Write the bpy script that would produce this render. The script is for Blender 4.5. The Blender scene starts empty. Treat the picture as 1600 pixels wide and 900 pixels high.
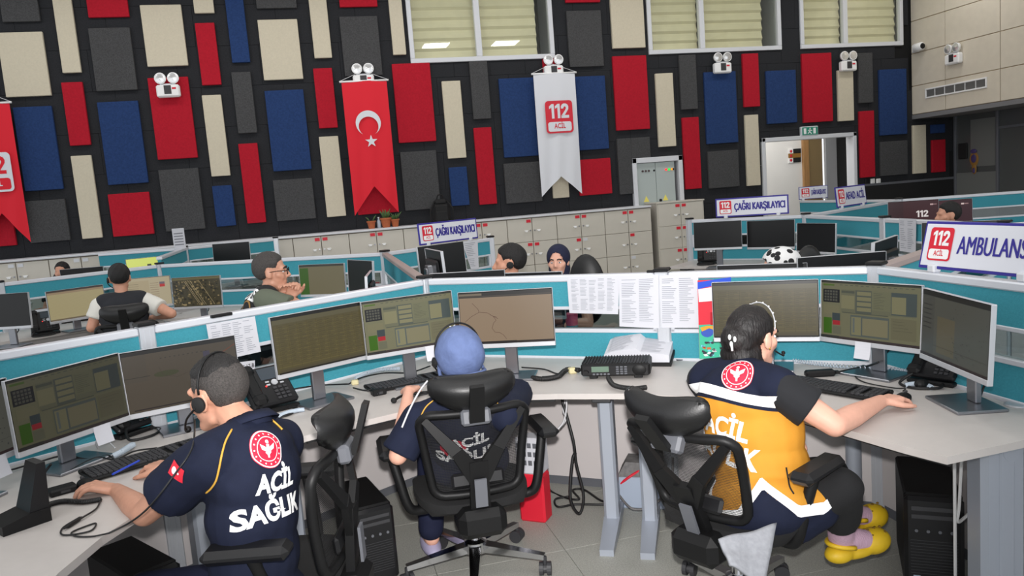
import bpy, bmesh, math, random
import numpy as np
from mathutils import Vector, Matrix
from mathutils.bvhtree import BVHTree
from math import sin, cos, pi, radians, sqrt, atan2, degrees
random.seed(7)
SC = bpy.context.scene
COL = SC.collection

# ------------------------------------------------------------------ camera
FPX = 1220.0
CAM_H = 1.66
def _axes(pitch=7.0, roll=4.45, yaw=13.5):
    p, y, r = radians(pitch), radians(yaw), radians(roll)
    fw = Vector((sin(y)*cos(p), cos(y)*cos(p), -sin(p)))
    rt = Vector((cos(y), -sin(y), 0)); up = rt.cross(fw)
    return fw, cos(r)*rt - sin(r)*up, sin(r)*rt + cos(r)*up
FW, RT, UP = _axes()
CAMP = Vector((0, 0, CAM_H))
cam = bpy.data.cameras.new('camera'); cam_o = bpy.data.objects.new('camera', cam); COL.objects.link(cam_o)
cam.sensor_width = 36.0; cam.lens = 36.0*FPX/1600.0; cam.clip_start = .05; cam.clip_end = 200
cam_o.matrix_world = Matrix(((RT.x, UP.x, -FW.x, 0), (RT.y, UP.y, -FW.y, 0), (RT.z, UP.z, -FW.z, CAM_H), (0, 0, 0, 1)))
SC.camera = cam_o

# ------------------------------------------------------------------ world, lights, exposure
W = bpy.data.worlds.new('world'); SC.world = W; W.use_nodes = True
W.node_tree.nodes['Background'].inputs[0].default_value = (.93, .96, 1.0, 1)
W.node_tree.nodes['Background'].inputs[1].default_value = 1.2
SC.view_settings.view_transform = 'Standard'; SC.view_settings.look = 'None'
SC.view_settings.gamma = 1.0; SC.view_settings.use_curve_mapping = False
SC.view_settings.exposure = 0.0
CEIL = 5.3
LEDW = 17; FLASHW = 620
def area(name, loc, size, power, rot=(0, 0, 0), col=(1, .98, .95)):
    l = bpy.data.lights.new(name, 'AREA'); l.shape = 'SQUARE'; l.size = size; l.energy = power; l.color = col
    o = bpy.data.objects.new(name, l); COL.objects.link(o); o.location = loc; o.rotation_euler = rot
    return o
for iy, yy in enumerate((1.2, 5.35, 10.5)):      # square LED panels of the ceiling grid
    for ix in range(9 if iy != 1 else 6):
        area('ceiling_led', (-3.71+ix*1.72, yy, CEIL-.03), .6, LEDW)
fl = bpy.data.lights.new('camera_flash', 'SPOT'); fl.spot_size = radians(74); fl.spot_blend = .9; fl.shadow_soft_size = .03; fl.energy = FLASHW; fl.color = (1, .97, .95)
flo = bpy.data.objects.new('camera_flash', fl); COL.objects.link(flo)
flo.matrix_world = Matrix.Translation(UP*.14) @ cam_o.matrix_world

# ------------------------------------------------------------------ pixel -> place helpers (1600x900 frame)
def ray(x, y): return FW + RT*((x-800)/FPX) - UP*((y-450)/FPX)
def atz(x, y, z): d = ray(x, y); return CAMP + d*((z-CAM_H)/d.z)
def aty(x, y, Y): d = ray(x, y); return CAMP + d*(Y/d.y)
def atx(x, y, X): d = ray(x, y); return CAMP + d*(X/d.x)
def atd(x, y, dep): return CAMP + ray(x, y)*dep

# ------------------------------------------------------------------ materials
def lin(c):
    return tuple(((v/255.)/12.92 if v/255. <= .04045 else ((v/255.+.055)/1.055)**2.4) for v in c)
MATS = {}
def mat(name, rgb, rough=.55, metal=0., noise=0., nscale=40., bump=0., bscale=200., spec=.5, alpha=None, emit=None, estr=1.0, sheen=0., coat=0., stretch=None):
    if name in MATS: return MATS[name]
    m = bpy.data.materials.new(name); m.use_nodes = True; MATS[name] = m
    nt = m.node_tree; b = nt.nodes['Principled BSDF']; c = lin(rgb)
    b.inputs['Base Color'].default_value = (*c, 1); b.inputs['Roughness'].default_value = rough
    b.inputs['Metallic'].default_value = metal; b.inputs['Specular IOR Level'].default_value = spec
    if sheen: b.inputs['Sheen Weight'].default_value = sheen
    if coat: b.inputs['Coat Weight'].default_value = coat
    tc = None
    if noise or bump:
        tc = nt.nodes.new('ShaderNodeTexCoord'); src = tc.outputs['Object']
        if stretch:
            mp = nt.nodes.new('ShaderNodeMapping'); mp.inputs['Scale'].default_value = stretch
            nt.links.new(src, mp.inputs[0]); src = mp.outputs[0]
    if noise:
        n = nt.nodes.new('ShaderNodeTexNoise'); n.inputs['Scale'].default_value = nscale; n.inputs['Detail'].default_value = 4
        nt.links.new(src, n.inputs['Vector'])
        r = nt.nodes.new('ShaderNodeValToRGB')
        r.color_ramp.elements[0].color = (*[v*(1-noise) for v in c], 1); r.color_ramp.elements[0].position = .3
        r.color_ramp.elements[1].color = (*[min(1, v*(1+noise)) for v in c], 1); r.color_ramp.elements[1].position = .7
        nt.links.new(n.outputs['Fac'], r.inputs[0]); nt.links.new(r.outputs[0], b.inputs['Base Color'])
    if bump:
        n2 = nt.nodes.new('ShaderNodeTexNoise'); n2.inputs['Scale'].default_value = bscale; n2.inputs['Detail'].default_value = 3
        nt.links.new(src, n2.inputs['Vector'])
        bp = nt.nodes.new('ShaderNodeBump'); bp.inputs['Strength'].default_value = bump; bp.inputs['Distance'].default_value = .01
        nt.links.new(n2.outputs['Fac'], bp.inputs['Height']); nt.links.new(bp.outputs[0], b.inputs['Normal'])
    if emit is not None:
        b.inputs['Emission Color'].default_value = (*lin(emit), 1); b.inputs['Emission Strength'].default_value = estr
    if alpha is not None: b.inputs['Alpha'].default_value = alpha
    return m
def mat_attr(name, rough=.6, emission=False, spec=.3):
    """colour read from the mesh's own colour attribute (flat print, screens)"""
    m = bpy.data.materials.new(name); m.use_nodes = True; MATS[name] = m
    nt = m.node_tree; b = nt.nodes['Principled BSDF']
    a = nt.nodes.new('ShaderNodeVertexColor'); a.layer_name = 'Col'
    b.inputs['Roughness'].default_value = rough; b.inputs['Specular IOR Level'].default_value = spec
    if emission:
        b.inputs['Base Color'].default_value = (.006, .006, .006, 1); b.inputs['Emission Strength'].default_value = 1.0
        nt.links.new(a.outputs[0], b.inputs['Emission Color'])
    else: nt.links.new(a.outputs[0], b.inputs['Base Color'])
    return m
def mat_mesh(name):
    """woven see-through mesh of the chair backs"""
    m = bpy.data.materials.new(name); m.use_nodes = True; MATS[name] = m
    nt = m.node_tree; b = nt.nodes['Principled BSDF']; b.inputs['Base Color'].default_value = (*lin((26, 26, 28)), 1); b.inputs['Roughness'].default_value = .7
    tc = nt.nodes.new('ShaderNodeTexCoord'); sp = nt.nodes.new('ShaderNodeSeparateXYZ'); nt.links.new(tc.outputs['Object'], sp.inputs[0])
    outs = []
    for ax, fr in (('X', 1500.), ('Z', 900.)):
        mu = nt.nodes.new('ShaderNodeMath'); mu.operation = 'MULTIPLY'; mu.inputs[1].default_value = fr
        nt.links.new(sp.outputs[ax], mu.inputs[0])
        s = nt.nodes.new('ShaderNodeMath'); s.operation = 'SINE'; nt.links.new(mu.outputs[0], s.inputs[0]); outs.append(s)
    mx = nt.nodes.new('ShaderNodeMath'); mx.operation = 'MAXIMUM'; nt.links.new(outs[0].outputs[0], mx.inputs[0]); nt.links.new(outs[1].outputs[0], mx.inputs[1])
    gt = nt.nodes.new('ShaderNodeMath'); gt.operation = 'GREATER_THAN'; gt.inputs[1].default_value = .68; nt.links.new(mx.outputs[0], gt.inputs[0])
    nt.links.new(gt.outputs[0], b.inputs['Alpha'])
    return m
def mat_glass(name, tint=(225, 235, 235), refl=.10, dens=.0):
    m = bpy.data.materials.new(name); m.use_nodes = True; MATS[name] = m
    nt = m.node_tree; nt.nodes.remove(nt.nodes['Principled BSDF']); out = nt.nodes['Material Output']
    t = nt.nodes.new('ShaderNodeBsdfTransparent'); t.inputs[0].default_value = (*lin(tint), 1)
    g = nt.nodes.new('ShaderNodeBsdfGlossy'); g.inputs['Roughness'].default_value = .02
    mx = nt.nodes.new('ShaderNodeMixShader'); mx.inputs[0].default_value = refl
    nt.links.new(t.outputs[0], mx.inputs[1]); nt.links.new(g.outputs[0], mx.inputs[2]); nt.links.new(mx.outputs[0], out.inputs[0])
    return m
M = dict(
 tile=mat('acoustic_black', (46, 47, 50), .95, noise=.18, nscale=60, bump=.25, bscale=260, spec=.15),
 joint=mat('joint_black', (12, 12, 13), .95),
 pred=mat('felt_red', (176, 30, 46), .9, noise=.10, nscale=50, bump=.2, bscale=300, spec=.15),
 pblue=mat('felt_blue', (40, 62, 106), .9, noise=.14, nscale=50, bump=.2, bscale=300, spec=.15),
 pcream=mat('felt_cream', (206, 197, 176), .9, noise=.04, nscale=50, bump=.15, bscale=300, spec=.15),
 pgrey=mat('felt_grey', (74, 74, 75), .92, noise=.25, nscale=90, bump=.3, bscale=300, spec=.15),
 beigewall=mat('beige_cladding', (214, 205, 188), .8, noise=.03, nscale=8),
 beigejoint=mat('cladding_joint', (178, 156, 122), .8),
 soffit=mat('soffit_grey', (120, 120, 122), .7),
 white=mat('white_paint', (228, 228, 228), .5), frame=mat('white_frame', (214, 216, 221), .4),
 alu=mat('anodised_aluminium', (205, 208, 214), .38, metal=.35), rail=mat('rail_white_aluminium', (216, 219, 226), .35, metal=.15),
 railg=mat('rail_warm_grey', (166, 150, 146), .5),
 teal=mat('teal_fabric', (68, 150, 166), .9, noise=.07, nscale=120, bump=.2, bscale=420, spec=.15),
 desk=mat('laminate_grey_beige', (196, 190, 186), .45, noise=.015, nscale=30), deskedge=mat('laminate_edge', (190, 184, 178), .5),
 panel=mat('modesty_panel_beige', (205, 199, 198), .5), underblk=mat('under_desk_black', (24, 24, 25), .7),
 locker=mat('locker_beige', (204, 199, 188), .5, noise=.015, nscale=10), lockergap=mat('locker_carcass', (120, 112, 100), .7),
 blk=mat('black_plastic', (18, 18, 19), .5, spec=.3), blk2=mat('black_satin', (24, 24, 26), .4, spec=.35), blkm=mat('black_matt', (20, 20, 21), .8),
 leather=mat('black_leatherette', (19, 19, 20), .42, bump=.06, bscale=180), fab=mat('black_seat_fabric', (26, 26, 27), .95, bump=.2, bscale=300),
 chrome=mat('chrome', (205, 205, 208), .12, metal=1.), steel=mat('brushed_silver', (150, 152, 158), .3, metal=.9), silver=mat('silver_plastic', (196, 198, 203), .35, metal=.3),
 legm=mat('leg_silver_paint', (164, 170, 181), .4, metal=.25), dkgrey=mat('dark_grey_plastic', (52, 52, 55), .5), midgrey=mat('mid_grey_plastic', (96, 98, 104), .45),
 paper=mat('paper_white', (206, 207, 214), .8), ink=mat('ink_grey', (120, 122, 130), .8), red=mat('signal_red', (214, 30, 52), .5), flagred=mat('flag_red', (224, 22, 44), .75, bump=.05, bscale=60),
 bannerw=mat('banner_white', (222, 224, 230), .75), navy=mat('sign_navy', (46, 38, 140), .5), signw=mat('sign_white', (222, 224, 232), .4),
 yellow=mat('yellow', (240, 226, 110), .5), led_r=mat('led_red', (240, 60, 50), .4, emit=(255, 50, 50), estr=1.2), led_g=mat('led_green', (40, 220, 60), .4, emit=(30, 220, 60), estr=.9), led_o=mat('led_orange', (240, 150, 40), .4, emit=(250, 150, 40), estr=.9),
 ledoff=mat('led_off', (70, 50, 50), .3), bluep=mat('blue_plastic', (40, 70, 190), .4), lime=mat('lime', (180, 205, 80), .5),
 terra=mat('terracotta', (178, 98, 60), .8, noise=.08, nscale=30), leaf=mat('succulent_leaf', (78, 108, 60), .6), soil=mat('soil', (60, 44, 34), .95),
 wood=mat('oak_door', (176, 132, 84), .5, noise=.15, nscale=6, stretch=(8, 8, .7)), exitg=mat('exit_green', (28, 112, 92), .45, emit=(28, 112, 92), estr=.35),
 wht=mat('bright_white', (242, 242, 242), .5), retro=mat('retroreflective_white', (255, 255, 255), .6), cable=mat('cable_black', (20, 20, 21), .5), cablew=mat('cable_white', (205, 205, 208), .5), clear=mat('clear_coil', (176, 188, 200), .25),
 lens=mat('lamp_reflector', (232, 232, 232), .18, metal=.7), palebox=mat('battery_case_blue_grey', (166, 178, 196), .5), boxtop=mat('battery_cover_grey', (112, 110, 110), .7, noise=.25, nscale=40),
 floor=mat('floor_vinyl', (164, 164, 157), .55, noise=.22, nscale=160), floorj=mat('floor_joint', (98, 99, 94), .8),
 blind=mat('roman_blind', (246, 236, 208), .8, noise=.05, nscale=5), darkroom=mat('dark_room', (44, 42, 38), .8), corridor=mat('corridor_white', (236, 234, 230), .6),
 dkglass=mat('dark_glass_panel', (84, 86, 86), .25, spec=.5), frost=mat('frosted_film', (112, 114, 112), .5), skin=mat('skin', (206, 150, 126), .5, noise=.05, nscale=25),
 gridw=mat('grille_dark', (120, 120, 118), .6), purple=mat('emblem_purple', (70, 60, 110), .5), gold=mat('emblem_gold', (150, 110, 50), .5),
)
M['print'] = mat_attr('flat_print'); M['screen'] = mat_attr('screen_image', .28, True, .35); M['mesh'] = mat_mesh('chair_mesh')
M['glass'] = mat_glass('partition_glass', (205, 215, 215), .08); M['winglass'] = mat_glass('window_glass', (246, 248, 244), .07)

# ------------------------------------------------------------------ mesh builder
def rotz(a): return Matrix.Rotation(a, 4, 'Z')
class MB:
    def __init__(s): s.v = []; s.f = []; s.c = []
    def add(s, vs, fs, col=None):
        o = len(s.v); s.v += [tuple(v) for v in vs]; s.f += [tuple(i+o for i in f) for f in fs]; s.c += [col]*len(fs); return s
    def xf(s, m):
        s.v = [tuple(m @ Vector(v)) for v in s.v]; return s
    def box(s, a, b, col=None):
        x0, y0, z0 = a; x1, y1, z1 = b
        return s.add([(x0,y0,z0),(x1,y0,z0),(x1,y1,z0),(x0,y1,z0),(x0,y0,z1),(x1,y0,z1),(x1,y1,z1),(x0,y1,z1)],
            [(0,3,2,1),(4,5,6,7),(0,1,5,4),(1,2,6,5),(2,3,7,6),(3,0,4,7)], col)
    def cb(s, a, b, r=.004, m=None):
        """box with chamfered edges"""
        lo = [min(a[i], b[i]) for i in range(3)]; hi = [max(a[i], b[i]) for i in range(3)]
        r = min([r]+[(hi[i]-lo[i])*.49 for i in range(3)])
        vs = []; idx = {}
        for sx in (0, 1):
            for sy in (0, 1):
                for sz in (0, 1):
                    c = [(lo, hi)[k][i] for i, k in enumerate((sx, sy, sz))]; d = [(1, -1)[k] for k in (sx, sy, sz)]
                    for ax in range(3):
                        p = [c[i]+(0 if i == ax else d[i]*r) for i in range(3)]
                        idx[(sx, sy, sz, ax)] = len(vs); vs.append(Vector(p))
        fs = []
        g = lambda *k: idx[k]
        for ax in range(3):
            o = [i for i in range(3) if i != ax]
            for sd in (0, 1):
                q = []
                for (p1, p2) in ((0,0),(1,0),(1,1),(0,1)):
                    k = [0]*3; k[ax] = sd; k[o[0]] = p1; k[o[1]] = p2; q.append(g(*k, ax))
                fs.append(q)
            for p1 in (0, 1):
                for p2 in (0, 1):
                    k0 = [0]*3; k0[o[0]] = p1; k0[o[1]] = p2; k1 = list(k0); k1[ax] = 1
                    fs.append([g(*k0, o[0]), g(*k1, o[0]), g(*k1, o[1]), g(*k0, o[1])])
        for sx in (0, 1):
            for sy in (0, 1):
                for sz in (0, 1): fs.append([g(sx,sy,sz,0), g(sx,sy,sz,1), g(sx,sy,sz,2)])
        cen = Vector([(lo[i]+hi[i])/2 for i in range(3)]); ff = []
        for f in fs:
            n = (vs[f[1]]-vs[f[0]]).cross(vs[f[2]]-vs[f[0]]); c = sum((vs[i] for i in f), Vector())/len(f)-cen
            ff.append(tuple(f) if n.dot(c) > 0 else tuple(reversed(f)))
        if m: vs = [m @ v for v in vs]
        return s.add(vs, ff)
    def quad(s, a, b, c, d, col=None): return s.add([a, b, c, d], [(0, 1, 2, 3)], col)
    def bar(s, p0, p1, w, h, up=(0, 0, 1), w1=None, h1=None, r=.002):
        """beam of section w (sideways) x h from p0 to p1"""
        p0, p1 = Vector(p0), Vector(p1); d = (p1-p0).normalized(); u = Vector(up)
        sd = d.cross(u)
        if sd.length < 1e-5: sd = d.cross(Vector((1, 0, 0)))
        sd.normalize(); u = sd.cross(d)
        w1 = w if w1 is None else w1; h1 = h if h1 is None else h1
        vs = []
        for p, ww, hh in ((p0, w, h), (p1, w1, h1)):
            vs += [p-sd*ww/2-u*hh/2, p+sd*ww/2-u*hh/2, p+sd*ww/2+u*hh/2, p-sd*ww/2+u*hh/2]
        return s.add(vs, [(0,1,2,3),(7,6,5,4),(0,4,5,1),(1,5,6,2),(2,6,7,3),(3,7,4,0)])
    def cyl(s, p0, p1, r0, r1=None, n=14, caps=True):
        p0, p1 = Vector(p0), Vector(p1); r1 = r0 if r1 is None else r1
        d = (p1-p0).normalized(); a = d.orthogonal().normalized(); b = d.cross(a)
        vs = [p0+(a*cos(2*pi*i/n)+b*sin(2*pi*i/n))*r0 for i in range(n)]+[p1+(a*cos(2*pi*i/n)+b*sin(2*pi*i/n))*r1 for i in range(n)]
        fs = [(i, (i+1) % n, n+(i+1) % n, n+i) for i in range(n)]
        if caps: fs += [tuple(reversed(range(n))), tuple(range(n, 2*n))]
        return s.add(vs, fs)
    def lathe(s, prof, o=(0, 0, 0), n=18, m=None):
        """profile of (r, z) about the z axis"""
        vs = []
        for r, z in prof: vs += [Vector((o[0]+r*cos(2*pi*i/n), o[1]+r*sin(2*pi*i/n), o[2]+z)) for i in range(n)]
        fs = []
        for k in range(len(prof)-1): fs += [(k*n+i, k*n+(i+1) % n, (k+1)*n+(i+1) % n, (k+1)*n+i) for i in range(n)]
        fs += [tuple(reversed(range(n))), tuple(range((len(prof)-1)*n, len(prof)*n))]
        if m: vs = [m @ v for v in vs]
        return s.add(vs, fs)
    def tube(s, pts, r, n=7, closed=False, rr=None, sq=None):
        """round (or elliptic, sq=(w,h)) tube along a path"""
        pts = [Vector(p) for p in pts]; k = len(pts); vs = []; prev = None
        for i, p in enumerate(pts):
            if closed: t = pts[(i+1) % k]-pts[i-1]
            else: t = pts[min(i+1, k-1)]-pts[max(i-1, 0)]
            if t.length < 1e-9: t = Vector((0, 0, 1))
            t.normalize()
            a = (prev-t*prev.dot(t)) if prev is not None else t.orthogonal()
            if a.length < 1e-6: a = t.orthogonal()
            a.normalize(); prev = a; b = t.cross(a)
            ri = rr[i] if rr else r
            for j in range(n):
                an = 2*pi*j/n
                vs.append(p+(a*cos(an)+b*sin(an))*ri)
        fs = []
        for i in range(k if closed else k-1):
            q = (i+1) % k
            fs += [(i*n+j, i*n+(j+1) % n, q*n+(j+1) % n, q*n+j) for j in range(n)]
        if not closed: fs += [tuple(reversed(range(n))), tuple(range((k-1)*n, k*n))]
        return s.add(vs, fs)
    def prism(s, poly, z0, z1):
        n = len(poly)
        ar = sum(poly[i][0]*poly[(i+1) % n][1]-poly[(i+1) % n][0]*poly[i][1] for i in range(n))
        if ar < 0: poly = poly[::-1]
        vs = [(x, y, z0) for x, y in poly]+[(x, y, z1) for x, y in poly]
        return s.add(vs, [tuple(reversed(range(n))), tuple(range(n, 2*n))]+[(i, (i+1) % n, n+(i+1) % n, n+i) for i in range(n)])
    def ell(s, c, r, n=14, m=14, mat4=None):
        """ellipsoid"""
        vs = []; fs = []
        for i in range(1, m):
            t = pi*i/m
            for j in range(n): vs.append(Vector((r[0]*sin(t)*cos(2*pi*j/n), r[1]*sin(t)*sin(2*pi*j/n), r[2]*cos(t))))
        top = len(vs); vs.append(Vector((0, 0, r[2]))); bot = len(vs); vs.append(Vector((0, 0, -r[2])))
        for i in range(m-2): fs += [(i*n+j, (i+1)*n+j, (i+1)*n+(j+1) % n, i*n+(j+1) % n) for j in range(n)]
        fs += [(top, j, (j+1) % n) for j in range(n)]+[(bot, (m-2)*n+(j+1) % n, (m-2)*n+j) for j in range(n)]
        if mat4: vs = [mat4 @ v for v in vs]
        return s.add([v+Vector(c) for v in vs], fs)
    def mesh(s, name, attr=False):
        me = bpy.data.meshes.new(name); me.from_pydata(s.v, [], s.f); me.update()
        if attr:
            ca = me.color_attributes.new('Col', 'FLOAT_COLOR', 'CORNER')
            data = []
            for f, c in zip(s.f, s.c):
                cc = (*lin(c), 1.0) if c is not None else (0, 0, 0, 1)
                data += list(cc)*len(f)
            ca.data.foreach_set('color', data)
        return me
    def build(s, name, m, parent=None, smooth=False, attr=False, ang=None):
        me = s.mesh(name, attr); me.materials.append(m)
        if smooth:
            me.polygons.foreach_set('use_smooth', [True]*len(me.polygons))
            if ang: me.set_sharp_from_angle(angle=radians(ang))
        o = bpy.data.objects.new(name, me); COL.objects.link(o)
        if parent is not None: o.parent = parent
        return o
def tag(o, label=None, cat=None, group=None, kind=None):
    if label: o['label'] = label
    if cat: o['category'] = cat
    if group: o['group'] = group
    if kind: o['kind'] = kind
    return o
def thing(name, label, cat, loc=(0, 0, 0), rz=0., group=None):
    o = bpy.data.objects.new(name, None); COL.objects.link(o); o.empty_display_size = .1
    o.location = loc; o.rotation_euler = (0, 0, rz)
    return tag(o, label, cat, group)
def one(mb, name, m, label, cat, group=None, **k): return tag(mb.build(name, m, **k), label, cat, group)
def dup(root, loc, rz, label, group=None, parent=None):
    r = root.copy(); COL.objects.link(r); r.location = loc; r.rotation_euler = (0, 0, rz)
    if label: r['label'] = label
    if group: r['group'] = group
    for ch in list(root.children):
        c = ch.copy(); COL.objects.link(c); c.parent = r
        for g in list(ch.children):
            d = g.copy(); COL.objects.link(d); d.parent = c
    return r
_tc = {}
def text_geo(s, size=1.0, bold=.02, sx=1.0):
    """lettering as flat triangles, centred, cap height about .7*size; returns verts (x, y), faces, width"""
    k = (s, bold)
    if k not in _tc:
        cu = bpy.data.curves.new('t', 'FONT'); cu.body = s; cu.size = 1.0; cu.align_x = 'CENTER'; cu.align_y = 'CENTER'; cu.offset = bold; cu.resolution_u = 3
        o = bpy.data.objects.new('t', cu); COL.objects.link(o)
        dg = bpy.context.evaluated_depsgraph_get(); me = bpy.data.meshes.new_from_object(o.evaluated_get(dg), depsgraph=dg)
        vs = [(v.co.x, v.co.y) for v in me.vertices]; fs = [tuple(p.vertices) for p in me.polygons]
        bpy.data.objects.remove(o); bpy.data.curves.remove(cu); bpy.data.meshes.remove(me)
        _tc[k] = (vs, fs)
    vs, fs = _tc[k]
    xs = [v[0] for v in vs]; cx = (min(xs)+max(xs))/2
    return [((x-cx)*size*sx, y*size) for x, y in vs], fs, (max(xs)-min(xs))*size*sx
def text_on(mb, s, o, ux, uy, size, bold=.02, off=.0, sx=1.0, width=None, col=None):
    o, ux, uy = Vector(o), Vector(ux).normalized(), Vector(uy).normalized(); n = ux.cross(uy)
    v, f, w = text_geo(s, size, bold, sx)
    if width: k = width/w; v = [(a*k, b) for a, b in v]
    return mb.add([o+ux*a+uy*b+n*off for a, b in v], f, col)
def text112(mb, o, ux, uy, w, h, off=0., col=None):
    """the bold numerals 112 (flagged ones) in a w x h box centred on o"""
    o, ux, uy = Vector(o), Vector(ux).normalized(), Vector(uy).normalized(); n = ux.cross(uy)
    P = lambda x, y: o+ux*((x-.5)*w)+uy*((y-.5)*h)+n*off
    for x0 in (.0, .30):
        mb.add([P(x0+a, b) for a, b in ((.12, 0), (.25, 0), (.25, 1), (.14, 1), (.0, .84), (.0, .66), (.12, .76))], [(0, 1, 2, 6), (2, 3, 4, 5, 6)], col)
    oc = [(.60, .66), (.61, .82), (.66, .94), (.74, 1.0), (.86, 1.0), (.95, .92), (.99, .78), (.98, .62), (.92, .48), (.78, .20), (.78, .20)]
    ic = [(.73, .66), (.735, .72), (.755, .77), (.78, .795), (.81, .795), (.84, .77), (.855, .72), (.85, .64), (.81, .54), (.60, .16), (.60, .0)]
    k = len(oc); mb.add([P(*p) for p in oc]+[P(*p) for p in ic], [(i, i+1, k+i+1, k+i)[::-1] for i in range(k-2)], col)
    mb.add([P(.60, 0), P(1.0, 0), P(1.0, .20), P(.60, .20)], [(0, 1, 2, 3)], col); return mb
def rects_minus(r, holes):
    out = [r]
    for h in holes:
        nx = []
        for (a, b, c, d) in out:      # x0, z0, x1, z1
            if h[2] <= a or h[0] >= c or h[3] <= b or h[1] >= d: nx.append((a, b, c, d)); continue
            if h[0] > a: nx.append((a, b, h[0], d))
            if h[2] < c: nx.append((h[2], b, c, d))
            x0, x1 = max(a, h[0]), min(c, h[2])
            if h[1] > b: nx.append((x0, b, x1, h[1]))
            if h[3] < d: nx.append((x0, h[3], x1, d))
        out = nx
    return [q for q in out if q[2]-q[0] > .005 and q[3]-q[1] > .005]
def bez(pts, n=10):
    """smooth path through points (Catmull-Rom)"""
    P = [Vector(p) for p in pts]; out = []
    for i in range(len(P)-1):
        p0, p1, p2, p3 = P[max(i-1, 0)], P[i], P[i+1], P[min(i+2, len(P)-1)]
        for k in range(n):
            t = k/n
            out.append(.5*((2*p1)+(p2-p0)*t+(2*p0-5*p1+4*p2-p3)*t*t+(-p0+3*p1-3*p2+p3)*t**3))
    return out+[P[-1]]
# ================================================================== THE ROOM
WY = 12.2
def struct(mb, name, m, **k): return tag(mb.build(name, m, **k), kind='structure')
fl_o = struct(MB().box((-9, -3, -.1), (16, 16, -.006)), 'floor', M['floorj'])
TS = .6
me_tile = MB().cb((-TS/2+.0012, -TS/2+.0012, -.006), (TS/2-.0012, TS/2-.0012, 0), .0008).mesh('floor_tile'); me_tile.materials.append(M['floor'])
for ix in range(-5, 6):
    for iy in range(-4, 5):
        o = bpy.data.objects.new('floor_tile', me_tile); COL.objects.link(o); o.parent = fl_o
        o.location = (.95+TS*(ix+.5), 3.31+TS*(iy+.5), 0)
x0, x1, y0, y1 = .95-5*TS, .95+6*TS, 3.31-4*TS, 3.31+5*TS
mb = MB()
for a in ((-9, -3, x0, 16), (x1, -3, 16, 16), (x0, -3, x1, y0), (x0, y1, x1, 16)): mb.box((a[0], a[1], -.006), (a[2], a[3], 0))
mb.build('floor_sheet', M['floor'], fl_o)
struct(MB().box((-9, -3, CEIL), (14, WY+.4, CEIL+.1)), 'ceiling', M['white'])

# back wall with its openings -------------------------------------------------
WINS = [(1.62, 3.92), (5.53, 7.98), (8.35, 10.42)]
WZ0, WZ1 = 3.71, 5.2
holes = [(a, WZ0, b, WZ1) for a, b in WINS]+[(7.52, 0, 9.40, 2.24), (5.11, .9, 6.01, 2.05)]
mb = MB()
for q in rects_minus((-7, 0, 10.75, CEIL), holes)+[(10.75, 0, 11.8, 2.5)]: mb.box((q[0], WY+.03, q[1]), (q[2], WY+.16, q[3]))
wb = struct(mb, 'wall_back', M['joint'])
TT = .57
for r in range(9):
    z0 = .07+r*TT
    for c in range(-10, 20):
        xa = c*TT*1.0+(.285 if r % 2 else 0)
        if z0 > 2.4 and xa+TT > 10.62: continue
        for q in rects_minus((max(xa, -5.4)+.002, z0+.002, min(xa+TT, 11.48)-.002, min(z0+TT, CEIL)-.002), holes):
            if q[2]-q[0] < .02 or q[3]-q[1] < .02 or q[3] < 1.1: continue
            MB().box((q[0], WY, q[1]), (q[2], WY+.03, q[3])).build('acoustic_tile', M['tile'], wb)
PAN = [('g',-12,-70,63,33),('c',-6,51,80,149),('c',77,-30,127,113),('r',131,-25,202,26),('g',137,44,215,140),('c',218,8,294,102),('c',299,-20,335,20),('b',349,-20,391,97),
 ('r',304,36,346,132),('g',361,113,402,207),('r',230,122,309,246),('c',315,149,360,274),('r',95,129,142,226),('b',151,160,232,285),('b',19,168,99,295),('g',38,315,110,375),
 ('c',110,244,160,371),('r',168,304,241,365),('g',247,266,321,357),('b',331,291,369,352),('r',372,225,416,347),('r',-40,322,26,383),('g',394,-50,464,12),('c',479,-30,519,90),
 ('r',527,-30,590,10),('g',530,26,598,117),('c',604,-30,635,85),('c',402,31,474,123),('b',413,142,487,264),('r',489,107,528,199),('c',498,214,541,337),('g',426,282,494,341),
 ('r',612,100,682,220),('c',690,127,729,246),('g',733,96,768,185),('r',740,200,777,318),('b',779,123,855,242),('b',872,121,952,232),('r',548,218,623,331),('g',625,238,689,325),
 ('b',701,262,734,320),('g',787,256,848,314),('c',860,235,890,308),('r',903,250,957,302),('r',848,92,877,180),('r',882,-30,938,3),('g',885,17,944,103),('c',951,-40,1009,74),
 ('r',957,88,1016,201),('g',964,217,1020,300),('c',1024,115,1057,228),('g',1061,86,1091,170),('r',1066,184,1097,294),('b',1100,113,1154,222),('r',1160,84,1188,166),('c',1164,180,1189,289),
 ('g',1106,237,1156,291),('b',1197,111,1246,191),('r',1253,84,1302,189),('c',1309,110,1335,188),('g',1341,83,1365,160),('b',1374,109,1418,209),('r',1343,174,1368,276),('g',1376,222,1419,272),
 ('c',1427,196,1448,270),('r',1457,219,1478,268),('b',1456,195,1477,207)]
PM = dict(r=M['pred'], b=M['pblue'], c=M['pcream'], g=M['pgrey'])
for k, a, b, c, d in PAN:
    p, q = aty(a, b, WY-.05), aty(c, d, WY-.05)
    mb = MB()
    for r in rects_minus((p.x, q.z, q.x, p.z), [(h[0]-.0, h[1]-.0, h[2]+.0, h[3]+.0) for h in holes]): mb.cb((r[0], WY-.05, r[1]), (r[2], WY, r[3]), .006)
    if mb.v: mb.build('acoustic_panel', PM[k], wb)

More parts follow.
